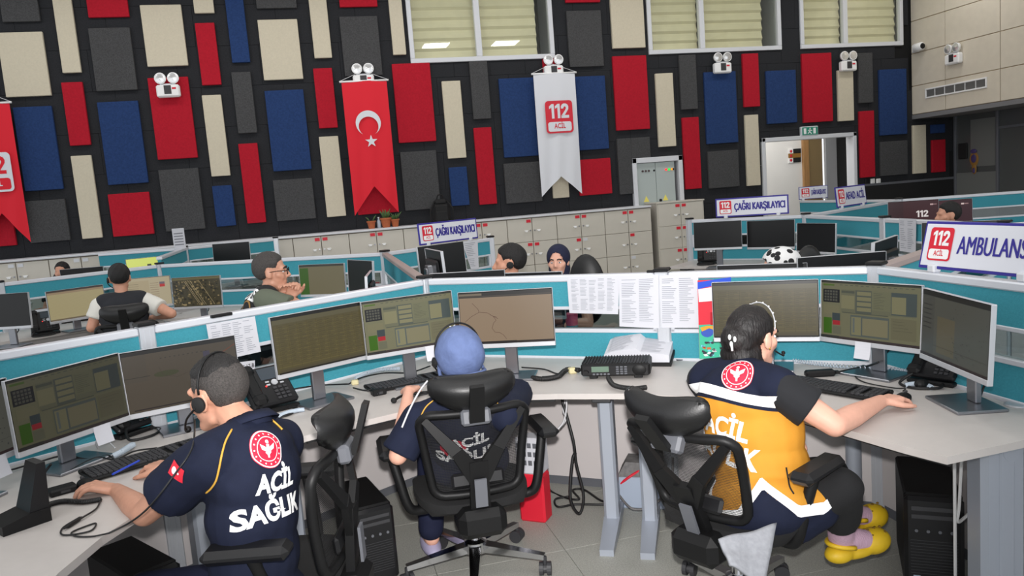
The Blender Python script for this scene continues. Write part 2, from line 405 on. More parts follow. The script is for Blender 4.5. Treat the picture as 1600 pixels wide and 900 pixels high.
# upper windows with roman blinds ---------------------------------------------
def window(n, xa, xb, mulx, dark_right):
    r = tag(bpy.data.objects.new('window_%d' % n, None), kind='structure'); COL.objects.link(r); r.location = (xa, WY, WZ0)
    w, h = xb-xa, WZ1-WZ0; f = .07
    fm = MB()
    for q in ((0, 0, w, f), (0, h-f, w, h), (0, f, f, h-f), (w-f, f, w, h-f), (mulx-xa-.045, f, mulx-xa+.045, h-f)): fm.cb((q[0], -.035, q[1]), (q[2], .06, q[3]), .006)
    fm.build('window_frame', M['frame'], r)
    for a, b in ((f, mulx-xa-.045), (mulx-xa+.045, w-f)): MB().box((a, .02, f), (b, .026, h-f)).build('pane', M['winglass'], r)
    MB().box((-.1, .75, -.2), (w+.1, .8, h+.1)).build('room_backdrop', M['darkroom'], r)
    sd = MB()
    for q in ((-.1, -.03), (w, w+.1)): sd.box((q[0], .16, -.2), (q[1], .8, h+.1))
    sd.box((-.1, .16, -.2), (w+.1, .8, 0)); sd.box((-.1, .16, h), (w+.1, .8, h+.1)); sd.build('reveal', M['frame'], r)
    spans = [(f-.02, mulx-xa-.03), (mulx-xa+.03, w-f-dark_right)]
    for a, b in spans:
        k = 9; vs = []; fs = []
        for i in range(k*4+1):
            z = .075+(h-.1)*i/(k*4); ph = (i % 4)/4.
            y = .13-.04*(1-ph)**2
            vs += [(a, y, z), (b, y, z)]
        for i in range(k*4): fs.append((2*i, 2*i+1, 2*i+3, 2*i+2))
        vs += [(x, y+.02, z) for x, y, z in vs]; n2 = (k*4+1)*2
        fs += [tuple(j+n2 for j in reversed(f_)) for f_ in fs]
        MB().add(vs, fs).build('roman_blind', M['blind'], r)
window(1, *WINS[0], 2.70, .18); window(2, *WINS[1], 6.50, .22); window(3, *WINS[2], 9.24, 0.)

# bulkhead on the right: beige cladding above, dark glazed wall below ---------
RX = 10.6
mb = MB().box((RX+.02, 3, 2.48), (RX+.1, WY, CEIL)); wr = struct(mb, 'wall_right', M['beigejoint'])
zs = [2.48, 2.98, 3.55, 4.11, 4.67, CEIL]; ys = [WY, 11.42, 10.31, 9.2, 8.09, 6.98, 5.87]
for i in range(len(zs)-1):
    for j in range(len(ys)-1):
        MB().cb((RX, ys[j+1]+.006, zs[i]+.006), (RX+.02, ys[j]-.006, zs[i+1]-.006), .003).build('cladding_panel', M['beigewall'], wr)
struct(MB().box((RX, 3, 2.40), (11.6, WY, 2.475)), 'trim_1', M['soffit'])
GX = 11.48
gw = struct(MB().box((GX+.03, 3, 0), (GX+.08, WY, 2.40)), 'wall_glazed', M['dkglass'])
mul = [WY-.02, atx(1556, 240, GX).y, atx(1556, 240, GX).y-1.1]
for k in range(3):
    MB().cb((GX-.01, mul[k]-.05, 0), (GX+.05, mul[k], 2.40), .005).build('mullion', M['midgrey'], gw)
zt = atx(1525, 269, GX).z
MB().box((GX+.01, mul[1], 0), (GX+.03, mul[0]-.05, zt)).build('frosted_pane', M['frost'], gw)
MB().box((GX, mul[2], atx(1580, 197, GX).z-.02), (GX+.04, mul[1]-.05, atx(1580, 197, GX).z+.02)).build('transom', M['midgrey'], gw)
MB().box((GX+.01, mul[1]+.02, zt+.1), (GX+.028, mul[1]+.55, 2.3)).build('frosted_pane', M['frost'], gw)
p = atx(1504, 236, GX); MB().cb((GX-.01, p.y-.1, p.z-.14), (GX+.02, p.y+.1, p.z+.14), .01).build('notice_board', M['blkm'], gw)
# crest on the glazing
p = atx(1522, 253, GX); mb = MB(); mb2 = MB()
for (dy, dz, ry, rz) in ((0, .05, .10, .13), (0, -.12, .055, .1)): mb.ell((GX, p.y+dy, p.z+dz), (.012, ry, rz), 16, 10)
mb2.ell((GX-.01, p.y, p.z+.06), (.012, .06, .075)); mb2.ell((GX-.01, p.y, p.z+.19), (.012, .07, .04)); mb2.ell((GX-.01, p.y, p.z-.15), (.012, .03, .05))
cr = thing('crest', 'gold and purple shield-shaped crest on the dark glazed wall', 'emblem', (0, 0, 0)); mb.build('shield', M['gold'], cr); mb2.build('shield_field', M['purple'], cr)

# doorway and corridor --------------------------------------------------------
mb = MB(); dz = 2.24; t = .07
mb.cb((7.52, WY-.05, 0), (7.52+t, WY+.16, dz), .008); mb.cb((9.40-t, WY-.05, 0), (9.40, WY+.16, dz), .008); mb.cb((7.52, WY-.05, dz-t), (9.40, WY+.16, dz), .008)
struct(mb, 'door_1', M['frame'])
CY = 13.6
cw = struct(MB().box((7.0, CY, 0), (aty(1253, 260, CY).x+.03, CY+.1, 2.7)), 'wall_corridor', M['corridor'])
mb = MB().box((6.9, WY+.16, 2.7), (10.8, CY+.1, 2.8)); mb.box((6.9, WY+.16, 0), (7.0, CY+.1, 2.7)); mb.box((10.7, WY+.16, 0), (10.8, CY+.1, 2.7)); struct(mb, 'ceiling_corridor', M['corridor'])
area('corridor_light', (7.7, 12.9, 2.65), 1.1, 16); area('corridor_light', (8.9, 12.9, 2.65), 1.1, 7)
X0, X1, X2, X3 = [aty(v, 260, CY).x for v in (1253, 1262, 1284, 1303)]
d2 = tag(bpy.data.objects.new('door_2', None), kind='structure'); COL.objects.link(d2)
mb = MB().cb((X0, CY-.06, 0), (X1, CY, 2.45), .006); mb.cb((X1, CY-.06, 2.25), (X2, CY, 2.45), .006); mb.build('door_frame', M['wood'], d2)
MB().cb((X1, CY-.03, 0), (X2, CY, 2.25), .004).build('door_leaf', mat('door_glass_tan', (150, 128, 92), .3), d2)
mb = MB().cb((X2+.02, CY-.1, 0), (X3, CY-.04, 2.3), .006); struct(mb, 'trim_2', M['silver'])
struct(MB().box((X3, CY-.02, 0), (10.75, CY+.1, 2.7)), 'wall_corridor_dark', mat('dark_corridor_panel', (52, 54, 56), .5))
for k, (yy, c1) in enumerate(((236, 'red'), (243, 'gold'), (250, 'red'))):
    a = aty(1233, yy-3, CY-.03); b = aty(1252, yy+3, CY-.03)
    s = thing('room_sign', ['topmost', 'middle', 'lowest'][k]+' of three small black room signs on the corridor wall', 'sign', (a.x, CY, b.z), 0, 'corridor room signs')
    w, h = b.x-a.x, a.z-b.z
    MB().box((w*.35, -.02, 0), (w, 0, h)).build('plate', M['blkm' if k != 1 else 'gold'], s); MB().box((0, -.025, 0), (w*.34, 0, h)).build('badge', M['wht' if k != 1 else 'gold'], s)
    MB().ell((w*.17, -.026, h/2), (w*.1, .004, h*.3)).build('emblem', M['red'], s)
# lower dado rail and switches beside the door
a, b = aty(1341, 291, WY-.02), aty(1489, 278, WY-.02)
struct(MB().box((9.41, WY-.025, 1.27), (11.48, WY, 1.31)), 'trim_3', M['midgrey'])
struct(MB().box((9.41, WY-.02, 0), (11.48, WY, 1.27)), 'trim_4', M['blkm'])
for k, (sx, lab) in enumerate(((1364, 'left white light switch beside the doorway on the black wall'), (1373, 'right white light switch beside the doorway on the black wall'))):
    p = aty(sx, 283, WY-.02); s = thing('light_switch', lab, 'switch', (p.x, WY, p.z), 0, 'wall switches')
    MB().cb((-.045, -.02, -.045), (.045, 0, .045), .006).build('plate', M['wht'], s); MB().cb((-.026, -.027, -.03), (.026, -.02, .03), .004).build('rocker', M['white'], s)
p = aty(1356, 283, WY-.02); one(MB().cb((p.x-.05, WY-.025, p.z-.045), (p.x+.05, WY, p.z+.045), .006), 'wall_socket', M['blk2'], 'black wall socket left of the two white light switches', 'socket')

# electrical cabinet in its niche ---------------------------------------------
mb = MB(); a0, a1, zt = 5.11, 6.01, 2.05
mb.cb((a0, WY-.07, .9), (a0+.075, WY+.12, zt), .006); mb.cb((a1-.075, WY-.07, .9), (a1, WY+.12, zt), .006); mb.cb((a0, WY-.07, zt-.085), (a1, WY+.12, zt), .006)
struct(mb, 'trim_5', M['frame'])
struct(MB().box((a0, WY+.16, .8), (a1, WY+.2, zt+.05)), 'wall_niche', M['blkm'])
ec = thing('electrical_cabinet', 'grey two-door electrical cabinet with warning triangles in a framed wall niche', 'cabinet', (a0+.08, WY+.0, .9))
w = a1-a0-.16-.05; MB().box((0, 0, 0), (w, .06, zt-.985)).build('body', M['midgrey'], ec)
egrey = mat('cabinet_grey', (176, 186, 184), .45)
for k in range(2):
    xa = k*w/2
    d = MB().cb((xa+.003, -.02, .0), (xa+w/2-.003, 0, zt-.99), .004).build('door', egrey, ec)
    tz = .42; cx = xa+w*.25-.02
    MB().add([(cx-.05, -.022, tz), (cx+.05, -.022, tz), (cx, -.022, tz+.1), (cx-.05, -.02, tz), (cx+.05, -.02, tz), (cx, -.02, tz+.1)], [(0,1,2), (0,3,4,1), (1,4,5,2), (2,5,3,0)]).build('warning_sign', M['yellow'], d)
    for j in range(3):
        lx = xa+w*(.16 if k == 0 else .27)+j*.055
        MB().cyl((lx, -.02, 1.0-.07), (lx, -.034, 1.0-.07), .018).build('indicator_lamp', ([M['ledoff']]*3, [M['led_r'], M['led_g'], M['led_o']])[k][j], d)
    MB().cyl((xa+(w/2-.03), -.02, .93), (xa+(w/2-.03), -.035, .93), .016).build('lock', M['blk'], d)
    if k: MB().cyl((xa+.06, -.02, .43), (xa+.06, -.04, .43), .022).build('handle', M['blk'], d)
# exit sign
p0, p1 = aty(1252, 198, WY-.06), aty(1279, 211, WY-.06)
es = thing('exit_sign', 'green emergency exit sign with running figure above the doorway', 'sign', (p0.x, WY, p1.z)); w, h = p1.x-p0.x, p0.z-p1.z
MB().cb((0, -.06, 0), (w, 0, h), .01).build('housing', M['frame'], es); MB().box((.015, -.063, .015), (w-.015, -.06, h-.015)).build('face', M['exitg'], es)
mb = MB(); c = (w*.5, -.064, h*.5)
mb.ell((c[0], c[1], h*.76), (.012, .002, .012)); mb.bar((c[0], c[1], h*.68), (c[0]-.01, c[1], h*.42), .004, .03, up=(1, 0, 0)); mb.bar((c[0]-.01, c[1], h*.42), (c[0]+.03, c[1], h*.2), .004, .016, up=(1, 0, 0)); mb.bar((c[0]-.01, c[1], h*.42), (c[0]-.045, c[1], h*.22), .004, .016, up=(1, 0, 0)); mb.bar((c[0], c[1], h*.64), (c[0]+.04, c[1], h*.5), .004, .012, up=(1, 0, 0)); mb.bar((c[0], c[1], h*.64), (c[0]-.04, c[1], h*.55), .004, .012, up=(1, 0, 0))
for x in (.22, .78): mb.box((w*x-.03, -.0645, h*.2), (w*x+.02, -.063, h*.8))
mb.build('pictogram', M['wht'], es)

# twin-head emergency lights --------------------------------------------------
def emergency_light(label, loc, rz):
    r = thing('emergency_light', label, 'emergency light', loc, rz, 'twin-head emergency lights')
    MB().cb((-.155, -.10, -.085), (.155, 0, .085), .02).build('body', M['wht'], r)
    MB().box((-.05, -.104, -.045), (.045, -.10, .075)).build('label_plate', M['dkgrey'], r)
    MB().box((.055, -.103, .02), (.11, -.10, .045)).build('logo_plate', M['red'], r)
    MB().cb((-.10, -.07, .085), (.10, -.03, .105), .005).build('bracket', M['frame'], r)
    for s in (-1, 1):
        h = MB().lathe([(.03, 0), (.07, .02), (.078, .05), (.078, .062)], m=Matrix.Translation((s*.085, -.03, .175)) @ Matrix.Rotation(radians(90), 4, 'X')).build('lamp_head', M['wht'], r, True, ang=40)
        MB().lathe([(.066, 0), (.066, .004), (.03, .006), (.012, .012)], m=Matrix.Translation((s*.085, -.093, .175)) @ Matrix.Rotation(radians(90), 4, 'X')).build('lens', M['lens'], h, True, ang=40)
        MB().cyl((s*.085, -.05, .09), (s*.085, -.05, .12), .018).build('swivel', M['frame'], r)
    return r
for px, py, lab in ((264, 143, 'twin-head emergency light on the red wall panel at the far left'), (568, 127, 'twin-head emergency light behind the top of the crescent flag'), (864, 112, 'twin-head emergency light behind the top of the white banner'),
        (1127, 107, 'twin-head emergency light on the blue panel right of the white banner'), (1323, 104, 'twin-head emergency light above the narrow cream panel near the corner')):
    p = aty(px, py, WY-.07); emergency_light(lab, (p.x, WY-.05, p.z), 0)
p = atx(1494, 92, RX); emergency_light('twin-head emergency light on the beige right-hand wall', (RX, p.y, p.z), radians(-90))
# CCTV camera
p = aty(1430, 75, WY-.2); cc = thing('security_camera', 'small white bullet security camera at the corner of the walls', 'camera', (RX-.1, WY-.2, p.z))
mb = MB().cyl((.1, .05, .0), (-.0, .02, 0), .03); mb.cb((.03, -.05, -.07), (.1, .12, .07), .02); mb.build('mount', M['wht'], cc)
MB().lathe([(.055, 0), (.07, .02), (.07, .17), (.055, .19)], m=Matrix.Rotation(radians(90), 4, 'X')).build('housing', M['wht'], cc, True, ang=40)
MB().lathe([(.05, 0), (.045, .012), (.02, .02)], m=Matrix.Translation((0, -.188, 0)) @ Matrix.Rotation(radians(90), 4, 'X')).build('lens', M['blk'], cc, True, ang=40)
# air grille on the right wall
a, b = atx(1447, 147, RX), atx(1543, 128, RX)
ag = thing('air_grille', 'long white air grille on the beige right-hand wall', 'vent', (RX, b.y, (a.z+b.z)/2-.085)); L = a.y-b.y
mb = MB()
for q in ((0, 0, L, .025), (0, .145, L, .17), (0, .025, .025, .145), (L-.025, .025, L, .145)): mb.cb((-.025, q[0], q[1]), (0, q[2], q[3]), .004)
mb.build('frame', M['wht'], ag); MB().box((-.006, .02, .02), (0, L-.02, .15)).build('backing', M['gridw'], ag)
for k in range(1, 6): MB().box((-.02, L*k/6-.005, .025), (-.006, L*k/6+.005, .145)).build('divider', M['wht'], ag)
for k in range(6): MB().box((-.016, .025, .033+k*.02), (-.008, L-.025, .04+k*.02)).build('slat', M['gridw'], ag)

# banners ---------------------------------------------------------------------
def banner(name, label, cat, corners, notch, m, wav=.02):
    """cloth banner hanging from a rod; corners in pixels, swallow-tail notch depth"""
    tl, tr, bl, br = [aty(*c, WY-.16) for c in corners]
    xa, xb, zt = (tl.x+bl.x)/2-.0, (tr.x+br.x)/2, (tl.z+tr.z)/2; H = zt-(bl.z+br.z)/2; w = xb-xa
    r = thing(name, label, cat, (xa, WY-.16, zt)); nx, nz = 24, 40; vs = []; fs = []
    for j in range(nz+1):
        for i in range(nx+1):
            u = i/nx; dep = H-notch*(1-abs(2*u-1))
            t = j/nz; y = wav*sin(u*7+.5)*(.25+.75*t)*.6+wav*.5*sin(u*17+t*4)*t - .012*sin(pi*u)*(1-t)
            vs.append((u*w, y, -dep*t))
    for j in range(nz): fs += [(j*(nx+1)+i, j*(nx+1)+i+1, (j+1)*(nx+1)+i+1, (j+1)*(nx+1)+i) for i in range(nx)]
    k = len(vs); vs += [(x, y+.004, z) for x, y, z in vs]; fs += [tuple(q+k for q in reversed(f)) for f in fs]
    MB().add(vs, fs).build('cloth', m, r, True)
    MB().cyl((-.03, 0, 0), (w+.03, 0, 0), .014).build('rod', M['wht'], r, True)
    MB().tube([(-.02, 0, .01), (w/2, .08, .16), (w+.02, 0, .01)], .004).build('cord', M['cablew'], r)
    return r, w, H
def logo112(mb_red, mb_wht, o, ux, uy, s, n_off=.003, invert=False):
    """rounded badge: 112 in a field, ACIL in the band below; o = centre, s = width"""
    o, ux, uy = Vector(o), Vector(ux).normalized(), Vector(uy).normalized(); n = ux.cross(uy)
    def rr(mb, x0, y0, x1, y1, r, off):
        pts = []
        for cx, cy, a0 in ((x1-r, y1-r, 0), (x0+r, y1-r, 90), (x0+r, y0+r, 180), (x1-r, y0+r, 270)):
            for k in range(6): a = radians(a0+k*18); pts.append(o+ux*(cx+r*cos(a))*s+uy*(cy+r*sin(a))*s+n*off)
        mb.add(pts, [tuple(range(len(pts)))])
    rr(mb_red, -.5, -.56, .5, .56, .12, n_off); rr(mb_wht, -.43, -.5, .43, -.17, .08, n_off*2)
    text112(mb_wht, o+uy*s*.2, ux, uy, s*.72, s*.50, n_off*2)
    text_on(mb_red, 'ACİL', o-uy*s*.32, ux, uy, s*.24, .02, n_off*3, width=s*.42)
r, w, H = banner('flag', 'red flag banner with white crescent and star on the wall', 'flag', ((533, 129), (604, 124), (555, 338), (623, 331)), .42, M['flagred'])
mb = MB(); cx, cz = w*.50, -.62; R1 = .185
c2 = (cx+.0, cz-.05); R2 = .145; pts = []
# crescent opening downward-right as the upright flag shows, drawn as a strip between two arcs
k = 40
for i in range(k+1):
    a = radians(-62+304*i/k) ; pts.append((cx+R1*cos(a), cz+R1*sin(a)))
inner = []
for i in range(k+1):
    a = radians(-62+304*i/k); d = Vector((cos(a), sin(a))); p_ = Vector((cx-c2[0], cz-c2[1])); bq = p_.dot(d); t = -bq+sqrt(max(bq*bq-p_.dot(p_)+R2*R2, 0))
    t = min(t, R1); inner.append((cx+d.x*t, cz+d.y*t))
mb.add([(x, -.033, z) for x, z in pts]+[(x, -.033, z) for x, z in inner], [(i, i+1, k+2+i, k+1+i) for i in range(k)])
mb.build('crescent', M['bannerw'], r)
sz = cz-.27; mb = MB(); st = [(cx+.02+(.095 if i % 2 == 0 else .037)*sin(pi*i/5), -.033, sz+(.095 if i % 2 == 0 else .037)*cos(pi*i/5)) for i in range(10)]
mb.add(st+[(cx+.02, -.033, sz)], [(i, (i+1) % 10, 10) for i in range(10)]); mb.build('star', M['bannerw'], r)
r, w, H = banner('banner', 'white hanging banner with a red 112 badge on the wall', 'banner', ((832, 116), (898, 113), (848, 307), (910, 303)), .3, M['bannerw'])
a, b = MB(), MB(); logo112(a, b, (w*.54, -.034, -.68), (1, 0, 0), (0, 0, 1), .45, .0025); a.build('badge', M['red'], r); b.build('badge_lettering', M['bannerw'], r)
r, w, H = banner('banner', 'red hanging banner with a white 112 badge cut by the left edge', 'banner', ((-58, 164), (16, 159), (-30, 388), (45, 375)), .42, M['flagred'])
a, b = MB(), MB(); logo112(a, b, (w*.46, -.034, -.92), (1, 0, 0), (0, 0, 1), .47, .0025); a.build('badge', M['bannerw'], r); b.build('badge_lettering', M['flagred'], r)

# lockers ---------------------------------------------------------------------
LY, LD, LT = 11.72, .46, 1.245
LW = .797
me_door = MB().cb((.004, -.018, .004), (LW/2-.006, 0, .361), .003).mesh('locker_door'); me_door.materials.append(M['locker'])
def hmesh(side):
    x = LW/2-.10 if side == 0 else .10
    mb = MB().cb((x-.032, -.032, .168), (x+.032, -.018, .184), .006); mb.cb((x-.022, -.038, .152), (x+.022, -.028, .17), .005); m = mb.mesh('handle'); m.materials.append(M['wht']); return m
def lmesh(side):
    x = LW/2-.035 if side == 0 else .035
    m = MB().cyl((x, -.018, .175), (x, -.03, .175), .011).mesh('lock'); m.materials.append(M['steel']); return m
def tmesh(side, c):
    x = LW/2-.09 if side == 0 else .02
    m = MB().box((x, -.024, .30), (x+.07, -.018, .345)).mesh('name_tag'); m.materials.append(M[c]); m2 = MB().box((x+.03, -.0255, .305), (x+.07, -.024, .34)); return m
HM, LM = [hmesh(0), hmesh(1)], [lmesh(0), lmesh(1)]; TM = {(s, c): tmesh(s, c) for s in (0, 1) for c in ('red', 'frame')}
def child(name, me, parent, loc=(0, 0, 0)):
    o = bpy.data.objects.new(name, me); COL.objects.link(o); o.parent = parent; o.location = loc; return o
me_body = MB().box((0, 0, 0), (LW, LD, LT)).mesh('locker_body'); me_body.materials.append(M['lockergap'])
me_side = MB().cb((-.001, -.001, 0), (.012, LD, LT), .002).mesh('side_panel'); me_side.materials.append(M['locker'])
nunit = 12
for k in range(nunit):
    xa = 5.20-LW*(k+1)
    n_ = ['first', 'second', 'third', 'fourth', 'fifth', 'sixth', 'seventh', 'eighth', 'ninth', 'tenth', 'eleventh', 'twelfth'][k]
    u = thing('locker_unit', 'beige locker unit under the long worktop, %s from its right end' % n_, 'locker', (xa, LY, 0), 0, 'lockers along the back wall')
    child('body', me_body, u)
    for row in range(3 if k < 8 else 2):
        for s in (0, 1):
            d = child('door', me_door, u, (s*LW/2, 0, LT-.012-.3633*(row+1)))
            child('handle', HM[s], d); child('lock', LM[s], d)
            rr_ = random.random()
            if row == 0 and k < 8 and rr_ < .75: child('name_tag', TM[(s, 'red')], d)
            elif k >= 8 or rr_ < .5: child('name_tag', TM[(s, 'frame' if k >= 8 or rr_ > .3 else 'red')], d)
xl = 5.20-LW*nunit
one(MB().cb((xl-.3, LY-.035, LT), (5.205, WY-.05, LT+.03), .006), 'locker_worktop', M['frame'], 'long pale worktop over the row of beige lockers', 'worktop')
u = thing('locker_unit', 'separate beige locker unit standing just right of the long row', 'locker', (5.30, LY-.02, 0), 0, 'lockers along the back wall')
MB().box((0, 0, 0), (LW+.03, LD, 1.285)).build('body', M['locker'], u); MB().cb((-.01, -.025, 1.285), (LW+.04, LD, 1.305), .004).build('top', M['locker'], u)
for row in range(3):
    for s in (0, 1):
        d = child('door', me_door, u, (.012+s*LW/2, 0, 1.275-.3633*(row+1))); child('handle', HM[s], d); child('lock', LM[s], d); child('name_tag', TM[(s, 'red')], d)
# things on the worktop
WT = LT+.03
def pot(label, px, py, s, plant):
    p = aty(px, py, WY-.28); r = thing('potted_plant', label, 'plant', (p.x, WY-.28, WT), 0, 'plants on the worktop')
    MB().lathe([(.055*s, 0), (.075*s, .115*s), (.088*s, .118*s), (.088*s, .145*s), (.07*s, .145*s), (.068*s, .12*s)], n=20).build('pot', M['terra'], r, True, ang=35)
    MB().lathe([(.066*s, .118*s), (.066*s, .124*s)]).build('soil', M['soil'], r)
    rnd = random.Random(px)
    for k in range(plant):
        a = rnd.uniform(0, 2*pi); L = rnd.uniform(.08, .16)*s; t = rnd.uniform(.2, .8)
        b0 = Vector((.02*cos(a), .02*sin(a), .12*s)); b1 = b0+Vector((cos(a)*L*t, sin(a)*L*t, L))
        MB().tube([b0, b0.lerp(b1, .5)+Vector((0, 0, .015)), b1], .01, 6, rr=[.012*s, .013*s, .002]).build('leaf', M['leaf'], r, True)
pot('small bare terracotta pot at the left end of the flowerpots', 580, 346, .8, 3); pot('spiky succulent in the largest terracotta pot on the worktop', 603, 345, 1.0, 16); pot('small terracotta pot with dark plant, right of the succulent', 617, 343, .8, 8)
p = aty(592, 348, WY-.25); r = thing('bottle', 'small clear bottle standing between the terracotta pots', 'bottle', (p.x, WY-.26, WT)); MB().lathe([(.028, 0), (.03, .01), (.03, .1), (.012, .13), (.012, .15)], n=14).build('body', M['clear'], r, True, ang=40); MB().cyl((0, 0, .15), (0, 0, .165), .014).build('cap', M['wht'], r)
p = aty(690, 340, WY-.2); r = thing('backpack', 'black backpack leaning on the wall behind the sign', 'bag', (p.x, WY-.2, WT))
mb = MB(); mb.cb((-.14, -.07, 0), (.14, .08, .30), .05); mb.cb((-.11, -.05, .26), (.11, .07, .36), .04); mb.build('body', M['blkm'], r)
MB().cb((-.10, -.10, .02), (.10, -.06, .18), .025).build('pocket', M['blkm'], r); MB().tube(bez([(-.05, .0, .36), (-.03, -.02, .42), (.03, -.02, .42), (.05, 0, .36)], 5), .01).build('handle', M['blkm'], r)
for s in (-1, 1): MB().tube(bez([(s*.10, -.03, .33), (s*.17, -.08, .2), (s*.17, -.05, .05), (s*.2, -.04, .015)], 6), .012).build('strap', M['blkm'], r)
# ================================================================== PARTITIONS
PT, DZ, PTH = 1.19, .73, .06
NODES = dict(A0=(-2.35, 2.80), N1=(.577, 4.585), N2=(2.483, 3.095), P3e=(2.46, .9), NL=(.577, 7.41), NLL=(-1.655, 8.83), BLe=(-3.9, 7.58), NLLL=(-1.72, 10.95), NLr=(-.60, 11.45), NLl=(-2.90, 11.45),
    BRe=(1.775, 8.21), NRR=(4.52, 4.36), NR=(4.90, 7.15), R1e=(4.09, 8.16), N3=(7.12, 8.44), N3u=(7.16, 10.6), N3r=(9.9, 7.35), NRx=(6.6, 3.2))
NODES = {k: Vector((*v, 0)) for k, v in NODES.items()}
def post(label, p, zt=PT, ang=0):
    r = thing('partition_post', label, 'post', p, ang, 'partition posts')
    mb = MB().cb((-.034, -.034, 0), (.034, .034, zt+.005), .006)
    for s in (-1, 1):
        for q in (-.012, .012): mb.box((q-.003, s*.034-.002, .02), (q+.003, s*.034+.002, zt-.01)); mb.box((s*.034-.002, q-.003, .02), (s*.034+.002, q+.003, zt-.01))
    mb.build('column', M['alu'], r); MB().cb((-.04, -.04, zt+.005), (.04, .04, zt+.022), .006).build('cap', M['blk'], r)
    return r
def seg(label, a, b, zt=PT, rail='rail', glass=True):
    """one partition panel between two posts: rails, teal pinboards, glass band, kick board"""
    a, b = Vector(a), Vector(b); d = b-a; L = d.length; r = thing('desk_partition', label, 'partition', a, atan2(d.y, d.x), 'teal desk partitions')
    g = .036; x0, x1 = g, L-g; t = PTH/2
    rb = MB(); rb.cb((x0, -t, zt-.035), (x1, t, zt), .006); rb.build('top_rail', M[rail], r)
    zg1, zg0 = zt-.175, zt-.30
    MB().box((x0, -.018, zg1), (x1, .018, zt-.035)).build('fabric_panel', M['teal'], r)
    mb = MB(); mb.cb((x0, -.024, zg1-.014), (x1, .024, zg1+.004), .003); mb.cb((x0, -.024, zg0-.016), (x1, .024, zg0+.006), .003); mb.cb((x0, -.024, zg0-.01), (x0+.02, .024, zg1), .002); mb.cb((x1-.02, -.024, zg0-.01), (x1, .024, zg1), .002); mb.build('mid_rail', M['rail'], r)
    MB().box((x0+.02, -.003, zg0+.006), (x1-.02, .003, zg1-.014)).build('pane', M['glass'], r)
    MB().box((x0, -.018, DZ+.012), (x1, .018, zg0-.016)).build('fabric_panel', M['teal'], r)
    mb = MB().cb((x0, -.022, DZ-.012), (x1, .022, DZ+.012), .003); mb.build('desk_rail', M['rail'], r)
    MB().box((x0, -.018, .05), (x1, .018, DZ-.012)).build('kick_board', M['panel'], r)
    MB().box((x0, -.014, 0), (x1, .014, .05)).build('plinth', M['midgrey'], r)
    return r
N = NODES
P1m = N['N1'].lerp(N['A0'], .47)
P2m = N['N1'].lerp(N['N2'], .585)
seg('teal partition behind the navy-shirted man at the front left', N['A0'], P1m); seg('teal partition left of the white-capped post behind the blue-capped worker', P1m, N['N1'])
seg('teal partition behind the brown map screen at the front', N['N1'], P2m); seg('teal partition behind the woman in the yellow vest, hung with sheets', P2m, N['N2'])
P3m = N['N2'].lerp(N['P3e'], .75)
seg('teal partition under the large ambulance sign at the right', N['N2'], P3m, rail='rail')
seg('short teal partition running from the middle post away to the far row', N['N1'], N['NL'], rail='railg')
BLm = N['NLL'].lerp(N['NL'], .0)
seg('teal partition behind the screens of the man in a white shirt', N['BLe'].lerp(N['NLL'], .44), N['NLL']); seg('teal partition at the far left edge with a black screen before it', N['BLe'], N['BLe'].lerp(N['NLL'], .44))
seg('teal partition behind the man with clasped hands', N['NLL'], N['NL'])
seg('teal partition under the call-taker sign in front of the lockers', N['NL'], N['BRe'])
FZ = 1.27
seg('narrow teal partition running back towards the lockers at left', N['NLL'], N['NLLL'], FZ); seg('teal partition close to the lockers with a black screen before it', N['NLLL'], N['NLr'], FZ); seg('teal partition close to the lockers with a lime screen before it', N['NLLL'], N['NLl'], FZ)
NRm = N['NR'].lerp(N['NRR'], .5)
seg('teal partition under the call-taker sign behind three black screens', N['R1e'], N['NR']); seg('teal partition right of the three black screens', N['NR'], NRm); seg('teal partition with a hanging list, behind the ambulance sign', NRm, N['NRR'])
seg('teal partition running back from the post beside the ambulance sign', N['N2'], N['NRR'], rail='railg')
seg('teal partition carrying the small leaning sign at the far right', N['NR'], N['N3']); seg('far teal partition running towards the doorway', N['N3'], N['N3u'])
N3m = N['N3'].lerp(N['N3r'], .62)
seg('far teal partition behind the two maroon screens', N['N3'], N3m); seg('far teal partition cut by the right edge', N3m, N['N3r']); seg('teal partition behind the ambulance sign reaching the right edge', N['NRR'], N['NRx'])
for k, lab in dict(N1='partition post left of the brown map screen', N2='partition post beside the left corner of the ambulance sign', NL='partition post at the far end of the short middle partition', NLL='partition post behind the man in a white shirt',
        BRe='end post of the partition under the left call-taker sign', NLLL='partition post near the lockers at the far left', NLr='end post of the partition close to the lockers', R1e='end post left of the three black screens', NR='partition post right of the upper call-taker sign',
        NRR='partition post behind the ambulance sign', N3='partition post above the maroon 112 screen').items():
    d = 0; post(lab, N[k], FZ if k in ('NLLL', 'NLr') else PT, radians(30) if k in ('N1', 'N2', 'NL', 'NLL', 'NRR', 'N3') else 0)
post('partition post hidden behind the left-hand workstation screens', P1m, ang=radians(31)); post('partition post with a taped sheet above the open binder', P2m, ang=radians(-38)); post('partition post at the left edge behind the desk phone', N['BLe'].lerp(N['NLL'], .44), ang=radians(29))
post('partition post beside the hanging list', NRm); post('far partition post right of the maroon screens', N3m, ang=radians(-21))

